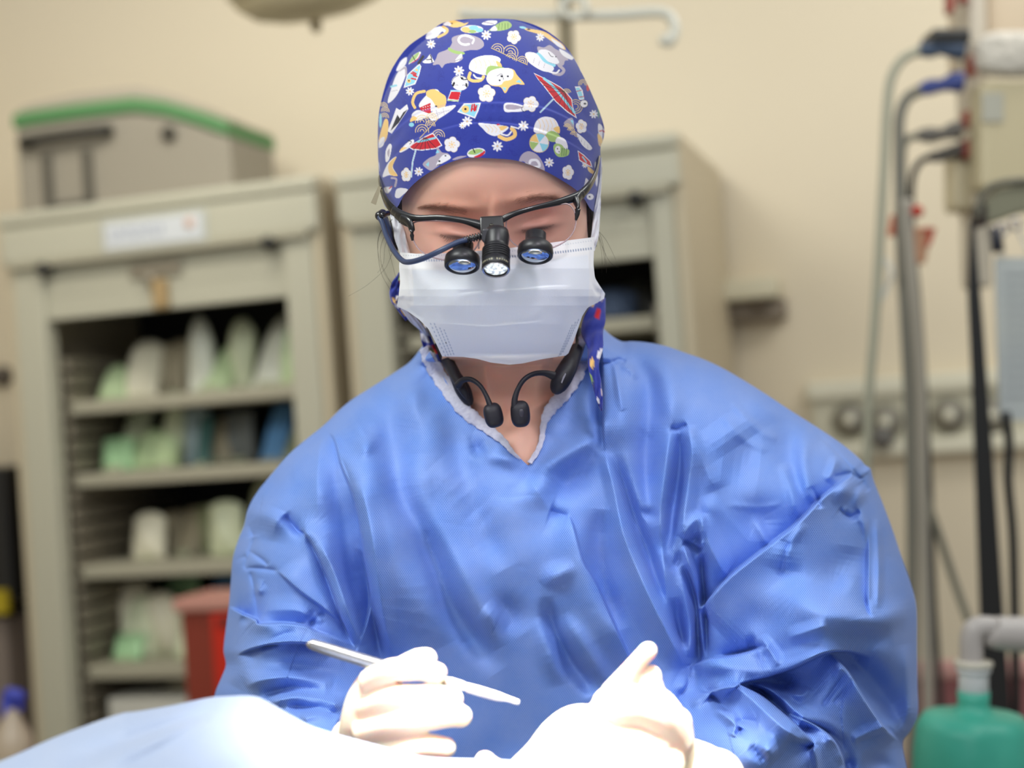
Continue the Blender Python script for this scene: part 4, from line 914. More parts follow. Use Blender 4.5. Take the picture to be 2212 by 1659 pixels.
mask_folds = [('S', [(985, 634, .2, 16), (1050, 629, 1.3, 18), (1120, 624, 1.3, 18), (1190, 618, .9, 16), (1240, 617, .1, 12)]), ('C', [(985, 635, .3, 2), (1100, 628, .5, 2), (1225, 618, .2, 2)]),
  ('S', [(960, 698, .2, 18), (1050, 703, .9, 20), (1120, 698, .9, 20), (1180, 692, .2, 16)]),
  ('V', [(905, 560, 1.2, 20), (925, 610, 1.8, 26), (960, 660, 1.2, 26)]), ('R', [(935, 600, .8, 20), (985, 650, 1.6, 28), (1020, 700, .8, 26)]), ('V', [(985, 655, 1.0, 20), (1040, 662, .7, 18)]),
  ('R', [(1110, 700, 1.2, 10), (1150, 680, .9, 12), (1180, 664, .2, 10)]), ('V', [(1230, 620, 1.4, 16), (1245, 660, 1.6, 18), (1222, 710, .6, 18)]), ('R', [(1200, 600, 1, 22), (1228, 650, 1.2, 18), (1210, 720, .6, 18)]),
  ('V', [(1000, 762, 1.2, 6), (1060, 764, 1.6, 6), (1130, 764, 1.4, 6), (1200, 760, 1.0, 6)]), ('R', [(1040, 774, 1.0, 6), (1120, 776, 1.0, 7), (1170, 770, .4, 6)]),
  ('C', [(866, 640, 1.5, 8), (885, 668, 1.5, 8), (915, 690, .8, 7)]), ('R', [(880, 560, .8, 7), (884, 620, 1.2, 7), (884, 650, .6, 7)]), ('C', [(888, 560, .8, 3), (893, 640, .8, 3)]),
  ('S', [(1276, 520, .6, 6), (1274, 570, 1.1, 8), (1276, 610, 1.6, 10), (1290, 640, 1.4, 10)]), ('V', [(1282, 612, 2, 6), (1290, 632, 2.4, 7), (1300, 644, 1, 6)]), ('R', [(1290, 610, 2.2, 6), (1300, 632, 2.4, 6)]), ('V', [(1020, 590, 1.2, 24), (1020, 560, .8, 22)]), ('R', [(1072, 560, 1.6, 20), (1070, 600, 1.2, 22), (1070, 640, .5, 22)]),
  ('R', [(960, 720, .5, 14), (1090, 735, .6, 14), (1190, 720, .4, 12)])]
mv, mq, mpx, mpy = relief(mask_poly, lambda x, y: mask_depth(x, y)-stroke_field(x, y, mask_folds), 1.35)
MW = srgb(247, 247, 250); MB = srgb(238, 242, 251)
mk = Ink(mpx, mpy, MB)
mk.poly([(864, 545), (1080, 538), (1284, 512), (1283, 548), (1200, 560), (1080, 575), (960, 584), (866, 582)], MW, False, 6)
mk.poly([(862, 545), (884, 548), (892, 600), (894, 660), (870, 672), (855, 662)], MW, False, 4); mk.poly([(1268, 515), (1286, 510), (1284, 600), (1310, 640), (1270, 668), (1274, 600)], MW, False, 4)
mk.poly([(955, 772), (1220, 764), (1170, 780), (1100, 790), (1010, 776)], MW, False, 3)
STI = srgb(176, 188, 212)
for t in np.arange(0, 1, .0135):
    x = 872+405*t; y = np.interp(x, [864, 960, 1080, 1180, 1284], [563, 562, 556, 548, 536])
    if x < 965 or 1095 < x: mk.line([(x, y-1.4), (x+.3, y+1.4)], 2.6, STI if x < 1000 else srgb(140, 154, 182), False, 1.5)
    y2 = np.interp(x, [864, 960, 1080, 1180, 1284], [552, 551, 545, 534, 519])
    mk.line([(x, y2-.6), (x, y2+.8)], 1.3, srgb(196, 204, 216), False, 1.2)
for c_ in range(4):
    for t in np.arange(0, 1, .075 if c_ else .11):
        x0, y0, x1, y1 = (926+7*c_, 690-3*c_, 962+6*c_, 768-1*c_); x, y = x0+(x1-x0)*t, y0+(y1-y0)*t
        if (1-t) * 80 < 78-c_*8: mk.line([(x, y), (x+1, y+2.4)], 2.2, STI if not (c_ == 2 and .6 < t < .72) else srgb(80, 90, 110), False, 1.4)
for c_ in range(3):
    for t in np.arange(0, 1, .08):
        x, y = 1250-7*c_-(34-2*c_)*t, 690+6*c_+70*t; mk.line([(x, y), (x-.9, y+3.0)], 1.6, srgb(150, 164, 190), False, 1.3)
mask_m = mat('mask_fabric', MB, .75, sheen=.1, vcol=True, spec=.3, sss=.12, sss_col=(.7, .8, 1), bump=(1500, .2, .0004))
bmv, bmq, _, _ = relief(mask_poly, lambda x, y: mask_depth(x, y)+.0045, 6, True)
mask = obj('face_mask', [(mv, mq), (bmv, bmq)], mask_m, person, tint=np.vstack([mk.c, np.tile(np.array(MW), (len(bmv), 1))]))
strap_m = mat('mask_tie_white', srgb(230, 230, 236), .8, bump=(300, .3, .001))
ribbon([(878, 556, 1.075, 20), (866, 520, 1.082, 24), (858, 486, 1.094, 22), (846, 450, 1.105, 16), (834, 415, 1.112, 12), (826, 385, 1.118, 8), (821, 350, 1.127, 6)], 0, strap_m, 'mask_tie', mask)
ribbon([(1278, 540, 1.082, 14), (1285, 510, 1.086, 16), (1289, 470, 1.098, 15), (1293, 430, 1.106, 10), (1296, 390, 1.114, 7), (1298, 340, 1.124, 5)], 0, strap_m, 'mask_tie', mask)
ribbon([(868, 664, 1.10, 8), (892, 690, 1.12, 16), (914, 712, 1.15, 12), (925, 728, 1.175, 8)], 0, strap_m, 'mask_tie', mask)

# ------------------------------------------------------------------ magnifying glasses
frame_m = mat('glasses_frame_black', srgb(20, 20, 24), .28, spec=.6, coat=.4)
barrel_m = mat('loupe_black_anodised', srgb(34, 34, 38), .38, spec=.5, metal=.2)
gl = thing('magnifying_glasses', 'black half-rim magnifying glasses with two barrels and a headlamp, worn by the person', 'glasses', P(1062, 480, 1.02))
def pt(*a): return P(*[np.array([q[i] for q in a], float) for i in range(3)])
def fr(pts, wpx, thick=.0016):
    """frame bar: (px, py, d, height px)"""
    q = spline(pts, 8); c = P(q[:, 0], q[:, 1], q[:, 2]); return tube(c, q[:, 3]*.78/FPX*q[:, 2], 14, flat=(.6, 1.0), updir=UP)
bar = [
 fr([(1040, 487, 1.012, 14), (1000, 476, 1.013, 9), (950, 470, 1.016, 8), (900, 471, 1.023, 9), (868, 465, 1.032, 13), (850, 455, 1.040, 14)], 0),
 fr([(1085, 474, 1.012, 10), (1110, 462, 1.012, 8), (1150, 450, 1.015, 7), (1200, 438, 1.022, 9), (1240, 427, 1.031, 13), (1258, 418, 1.038, 14)], 0),
 fr([(868, 470, 1.031, 12), (882, 478, 1.026, 12), (889, 492, 1.024, 10), (890, 508, 1.024, 6), (891, 520, 1.024, 3)], 0),
 fr([(1243, 430, 1.031, 14), (1248, 446, 1.028, 10), (1247, 462, 1.028, 7), (1244, 476, 1.028, 3)], 0),
 fr([(858, 462, 1.036, 14), (874, 476, 1.03, 14), (886, 486, 1.026, 8)], 0), fr([(1253, 421, 1.036, 14), (1245, 434, 1.03, 14)], 0)]
obj('frame_front', bar, frame_m, gl)
tmp_m = mat('glasses_temple_metal', srgb(58, 56, 50), .25, metal=.7)
obj('temple', fr([(852, 456, 1.039, 13), (838, 440, 1.048, 12), (828, 420, 1.065, 10), (822, 398, 1.09, 8), (820, 385, 1.12, 7), (822, 380, 1.15, 6)], 0), tmp_m, gl)
obj('temple', fr([(1256, 419, 1.038, 13), (1272, 402, 1.048, 12), (1286, 376, 1.068, 9), (1292, 350, 1.09, 7), (1294, 334, 1.12, 6), (1293, 326, 1.15, 6)], 0), frame_m, gl)
obj('temple_clip', [prism(pt((817, 402, 1.07), (824, 404, 1.07), (812, 443, 1.07), (801, 438, 1.07)), pt((817, 402, 1.074), (824, 404, 1.074), (812, 443, 1.074), (801, 438, 1.074)))], mat('clip_metal', srgb(176, 166, 140), .3, metal=.8), gl, False)
lens_m = bpy.data.materials.new('glasses_lens'); lens_m.use_nodes = True
nt = lens_m.node_tree; nt.nodes.clear(); o_ = nt.nodes.new('ShaderNodeOutputMaterial'); t_ = nt.nodes.new('ShaderNodeBsdfTransparent'); g_ = nt.nodes.new('ShaderNodeBsdfGlossy'); f_ = nt.nodes.new('ShaderNodeFresnel'); m_ = nt.nodes.new('ShaderNodeMixShader')
t_.inputs[0].default_value = (.98, .95, .96, 1); g_.inputs[0].default_value = (.95, .9, 1.0, 1); g_.inputs['Roughness'].default_value = .03; f_.inputs[0].default_value = 1.30
nt.links.new(f_.outputs[0], m_.inputs[0]); nt.links.new(t_.outputs[0], m_.inputs[1]); nt.links.new(g_.outputs[0], m_.inputs[2]); nt.links.new(m_.outputs[0], o_.inputs[0])
edge_m = mat('lens_edge_clear', srgb(232, 210, 212), .15, spec=.8, trans=.4)
L1 = spline([(893, 482), (930, 477), (980, 479), (1020, 484), (1036, 492), (1037, 510), (1030, 532), (1012, 552), (985, 562), (955, 561), (925, 552), (902, 535), (891, 510)], 6, True)
L2 = spline([(1094, 478), (1110, 465), (1150, 453), (1200, 443), (1226, 441), (1240, 455), (1244, 480), (1236, 505), (1215, 525), (1180, 539), (1140, 540), (1112, 528), (1097, 507)], 6, True)
def lens_d(x, y, c): return 1.013+.016*((x-1066)/185)**2+.00006*(y-480)*0
for Lp, c in ((L1, 965), (L2, 1170)):
    v, q, _, _ = relief(Lp, lambda x, y: lens_d(x, y, c), 5); v2, q2, _, _ = relief(Lp, lambda x, y: lens_d(x, y, c)+.0016, 5, True)
    ln = obj('lens', [(v, q), (v2, q2)], lens_m, gl)
    e = np.vstack([Lp, Lp[:2]]); obj('lens_edge', tube(P(e[:, 0], e[:, 1], lens_d(e[:, 0], e[:, 1], c)+.0008), .00055, 6, caps=False), edge_m, ln)
# barrels: look down towards the hands
def barrel(cx, cy, d, top, ax, R, s):
    """front glass centre at (cx, cy, d); axis ax toward the work; body back to the lens"""
    o = P(cx, cy, d); b = obj('loupe_barrel', lathe([(R*.50, -.0190), (R*.60, -.0186), (R*.60, -.0126), (R*.66, -.0118), (R*.90, -.0092), (R*1.0, -.0078), (R*1.04, -.0040), (R*1.02, -.0008), (R*.94, 0), (R*.88, -.0002), (R*.86, -.0016), (.0001, -.0016)], o, ax, 56), barrel_m, gl)
    obj('loupe_glass', lathe([(R*.85, -.0015), (R*.80, -.0006), (R*.6, .0003), (R*.3, .0009), (.0001, .0011)], o, ax, 40), mat('loupe_objective', srgb(178, 190, 206), .06, spec=1.0, coat=1.0, metal=1.0), b)
    return b
gz = VV(.02, -.42, -.86)
barrel(998, 577, .998, 0, VV(-.03, -.40, -.90), .0122, 0)
barrel(1156, 555, .998, 0, VV(-.03, -.40, -.90), .0122, 1)
# headlamp on the bridge
hl = obj('bridge_mount', [prism(pt((1036, 468, 1.004), (1086, 465, 1.004), (1089, 488, 1.0), (1089, 505, 1.0), (1078, 510, 1.0), (1046, 508, 1.0), (1038, 500, 1.0)), pt((1036, 468, 1.014), (1086, 465, 1.014), (1089, 488, 1.016), (1089, 505, 1.016), (1078, 510, 1.016), (1046, 508, 1.016), (1038, 500, 1.016)))], frame_m, gl, False, bevel=.0012)
obj('mount_screw', lathe([(.0018, 0), (.0018, .0006), (.0009, .0009)], P(1062, 488, 1.0), -FW, 16), tmp_m, hl)
obj('lamp_clamp', [prism(pt((1042, 494, .992), (1072, 493, .992), (1076, 500, .992), (1076, 523, .992), (1046, 526, .992), (1040, 518, .992)), pt((1042, 494, 1.003), (1072, 493, 1.003), (1076, 500, 1.003), (1076, 523, 1.003), (1046, 526, 1.003), (1040, 518, 1.003)))], mat('lamp_clamp_grey', srgb(52, 52, 58), .45), gl, False, bevel=.0012)
lo = P(1071, 583, .984); la = VV(-.01, -.47, -.85); R = .0098
headl = obj('headlamp', lathe([(R*.5, -.0335), (R*.86, -.032), (R*.92, -.028), (R*.86, -.020), (R*.80, -.017)]+[z for i in range(5) for z in ((R*1.0, -.0165+.0018*i), (R*1.0, -.0157+.0018*i), (R*.90, -.0155+.0018*i), (R*.90, -.0149+.0018*i))]+[(R, -.0072), (R*1.01, -.0006), (R*.95, 0), (R*.88, -.0003), (R*.84, -.002), (.0001, -.003)], lo, la, 56), barrel_m, gl)
led = bpy.data.materials.new('headlamp_glow'); led.use_nodes = True; b_ = led.node_tree.nodes['Principled BSDF']; b_.inputs['Emission Strength'].default_value = 1
b_.inputs['Base Color'].default_value = (.8, .85, .85, 1); b_.inputs['Roughness'].default_value = .1
nt = led.node_tree; vo = nt.nodes.new('ShaderNodeTexVoronoi'); vo.inputs['Scale'].default_value = 420; tc_ = nt.nodes.new('ShaderNodeTexCoord'); cr = nt.nodes.new('ShaderNodeMapRange'); cr.inputs[1].default_value = .1; cr.inputs[2].default_value = .75; cr.inputs[3].default_value = 1.5; cr.inputs[4].default_value = .12
nt.links.new(tc_.outputs['Object'], vo.inputs['Vector']); nt.links.new(vo.outputs['Distance'], cr.inputs[0]); nt.links.new(cr.outputs[0], b_.inputs['Emission Strength']); b_.inputs['Emission Color'].default_value = (.92, 1.0, .97, 1)
obj('headlamp_lens', lathe([(R*.84, -.0019), (R*.80, -.0010), (R*.5, -.0002), (.0001, .0002)], lo, la, 40), led, headl)
obj('headlamp_ring', lathe([(R*.86, .0000), (R*.955, .0002), (R*.955, .0006), (R*.88, .0006)], lo, la, 56, False), mat('headlamp_ring_chrome', srgb(200, 196, 196), .2, metal=.9), headl)
marks = []
for i in range(13):
    if i == 6: continue
    t = math.radians(-62+9.5*i); a = np.cross(la, RT); a /= np.linalg.norm(a); r_ = np.cross(a, la); r_ /= np.linalg.norm(r_)
    dirv = -FW*math.cos(t)+RT*math.sin(t); dirv -= la*dirv.dot(la)/la.dot(la); dirv /= np.linalg.norm(dirv); sd = np.cross(dirv, la); sd /= np.linalg.norm(sd)
    lan = la/np.linalg.norm(la); marks.append(box(lo+dirv*R*1.005-lan*.0030, sd, dirv, lan, .00060+(i % 3)*.0002, .0003, .0010+(i % 2)*.0003))
obj('lettering', marks, mat('lamp_lettering', srgb(150, 146, 120), .5), headl, False)
rib = []
for i in range(7):
    x = 1041-6.0*i; y = 510+1.3*i; rib.append(lathe([(.0018, -.0006), (.0031-.0001*i, -.0005), (.0031-.0001*i, .0006), (.0018, .0007)], P(x, y, .996), P(x-5, y+1.2, .996)-P(x, y, .996), 20))
rib.append(tube(pt((1044, 509, .996), (1004, 519, .996)), .0019, 14))
obj('cable_relief', rib, frame_m, gl)
obj('lamp_cable', tube(spline(pt((1012, 517, .996), (985, 525, .994), (950, 542, .993), (915, 558, 1.0), (885, 566, 1.012), (868, 562, 1.022), (850, 540, 1.035), (835, 510, 1.05), (826, 482, 1.06), (819, 467, 1.065), (822, 462, 1.072), (832, 470, 1.085), (842, 500, 1.10), (848, 540, 1.12)), 8), .0020, 12), mat('lamp_cable_slate', srgb(54, 66, 96), .35, spec=.5), gl)
obj('cable_clip', [capsule(pt((820, 466, 1.066), (826, 462, 1.07)), .0036), tube(pt((824, 466, 1.06), (838, 461, 1.07)), .0022, 10)], frame_m, gl)
obj('nose_bridge_pin', [tube(spline(pt((1080, 498, 1.008), (1094, 500, 1.008), (1098, 515, 1.01), (1096, 530, 1.015)), 6), .0009, 8), tube(pt((1078, 505, 1.008), (1092, 508, 1.008)), .0008, 8), tube(spline(pt((1046, 512, 1.008), (1036, 520, 1.01), (1034, 536, 1.016)), 6), .0008, 8)], mat('nose_pin_rose', srgb(206, 172, 160), .2, metal=.8), gl)

# ------------------------------------------------------------------ bone-conduction earphones round the neck
ep_m = mat('earphone_black_rubber', srgb(28, 27, 36), .5, spec=.35)
ep = thing('neck_earphones', 'black open-ear earphones hanging round the neck over the chest', 'earphones', P(1100, 860, 1.09))
def band_(pts): q = spline(pts, 8); return tube(P(q[:, 0], q[:, 1], q[:, 2]), q[:, 3]/2/FPX*q[:, 2], 16)
obj('neckband', [band_([(950, 745, 1.17, 22), (962, 770, 1.15, 26), (978, 800, 1.125, 26), (994, 830, 1.108, 22), (1004, 850, 1.105, 16), (1010, 862, 1.105, 8)]), band_([(984, 812, 1.125, 26), (1000, 842, 1.12, 34), (1012, 866, 1.12, 24), (1016, 876, 1.12, 10)])], ep_m, ep)
obj('neckband', [band_([(1252, 715, 1.17, 16), (1247, 745, 1.145, 24), (1238, 770, 1.12, 32), (1226, 795, 1.10, 40), (1214, 818, 1.092, 42), (1204, 838, 1.092, 34), (1201, 848, 1.094, 16)])], ep_m, ep)
obj('button_print', [prism(pt((1212, 826, 1.0745), (1216, 814, 1.0745), (1221, 806, 1.0745), (1223, 808, 1.0745), (1217, 821, 1.0745), (1214, 828, 1.0745)), pt((1212, 826, 1.082), (1216, 814, 1.082), (1221, 806, 1.082), (1223, 808, 1.082), (1217, 821, 1.082), (1214, 828, 1.082)))], mat('earphone_print_grey', srgb(130, 128, 140), .5), ep, False)
obj('ear_hook', band_([(990, 832, 1.10, 18), (1000, 821, 1.092, 13), (1018, 820, 1.086, 11), (1036, 832, 1.081, 10), (1049, 852, 1.078, 10), (1058, 874, 1.076, 13), (1064, 894, 1.076, 17)]), ep_m, ep)
obj('ear_hook', band_([(1196, 812, 1.09, 20), (1176, 806, 1.086, 13), (1152, 808, 1.08, 11), (1132, 820, 1.076, 11), (1119, 840, 1.074, 11), (1112, 862, 1.073, 13), (1112, 880, 1.073, 16)]), ep_m, ep)
def pod(cx, cy, d, ang, w, h):
    c, s = math.cos(math.radians(ang)), math.sin(math.radians(ang)); ex = VV(c, .1, -s)*w/2/FPX*d; ez = VV(s, .05, c)*h/2/FPX*d
    return ellipsoid(P(cx, cy, d), ex, FW*.008, ez, 36, 24, .72)
p1 = obj('transducer_pod', pod(1066, 897, 1.079, -14, 41, 54), ep_m, ep); p2 = obj('transducer_pod', pod(1124, 894, 1.077, -5, 42, 58), ep_m, ep)
obj('touch_button', ellipsoid(P(1126, 893, 1.0695), RT*.0022, FW*.0008, UP*.0034, 20, 12), mat('earphone_button', srgb(44, 42, 54), .4), p2)

# ------------------------------------------------------------------ gown
OUT = [(916, 744), (905, 758), (884, 783), (850, 806), (800, 838), (762, 862), (735, 884), (700, 918), (660, 950), (625, 980), (590, 1020), (556, 1062), (536, 1098), (527, 1135), (515, 1165), (503, 1205), (499, 1250), (495, 1300), (490, 1340), (485, 1380), (483, 1408), (488, 1436), (478, 1464), (464, 1500), (455, 1560), (450, 1640), (460, 1760)]
OUTR = [(1990, 1760), (1965, 1690), (1958, 1655), (1950, 1604), (1966, 1580), (1983, 1542), (1982, 1480), (1981, 1400), (1980, 1313), (1968, 1262), (1950, 1210), (1930, 1150), (1910, 1095), (1890, 1045), (1884, 1026), (1880, 1012), (1868, 1004), (1858, 992), (1820, 960), (1770, 926), (1710, 888), (1640, 842), (1570, 800), (1520, 776), (1480, 762), (1440, 748), (1400, 740), (1365, 737), (1345, 738), (1325, 728), (1308, 714), (1296, 700)]
INR = [(1276, 700), (1268, 728), (1260, 760), (1250, 792), (1238, 818), (1222, 846), (1204, 872), (1188, 892), (1178, 912), (1174, 935), (1172, 955), (1164, 975), (1152, 995), (1141, 1006)]
INL = [(1124, 990), (1106, 975), (1090, 955), (1070, 940), (1046, 922), (1020, 898), (996, 872), (972, 838), (955, 808), (938, 778), (926, 756)]
gown_poly = np.array([tuple(q) for q in spline(OUT, 4)]+[tuple(q) for q in spline(OUTR, 4)]+INR+INL)
outer = np.array([tuple(q) for q in spline(OUTR, 4)]); outer_l = np.array([tuple(q) for q in spline(OUT, 4)])
vneck = np.array(INR+INL)
def st2(pts, h=None, w=None): return [(p[0], p[1], p[2] if len(p) > 2 else h, p[3] if len(p) > 3 else w) for p in pts]
S = lambda *p: ('S', list(p)); Dd = lambda *p: ('D', list(p)); Rr = lambda *p: ('R', list(p)); Vv = lambda *p: ('V', list(p)); Tt = lambda *p: ('T', list(p)); Cc = lambda *p: ('C', list(p))
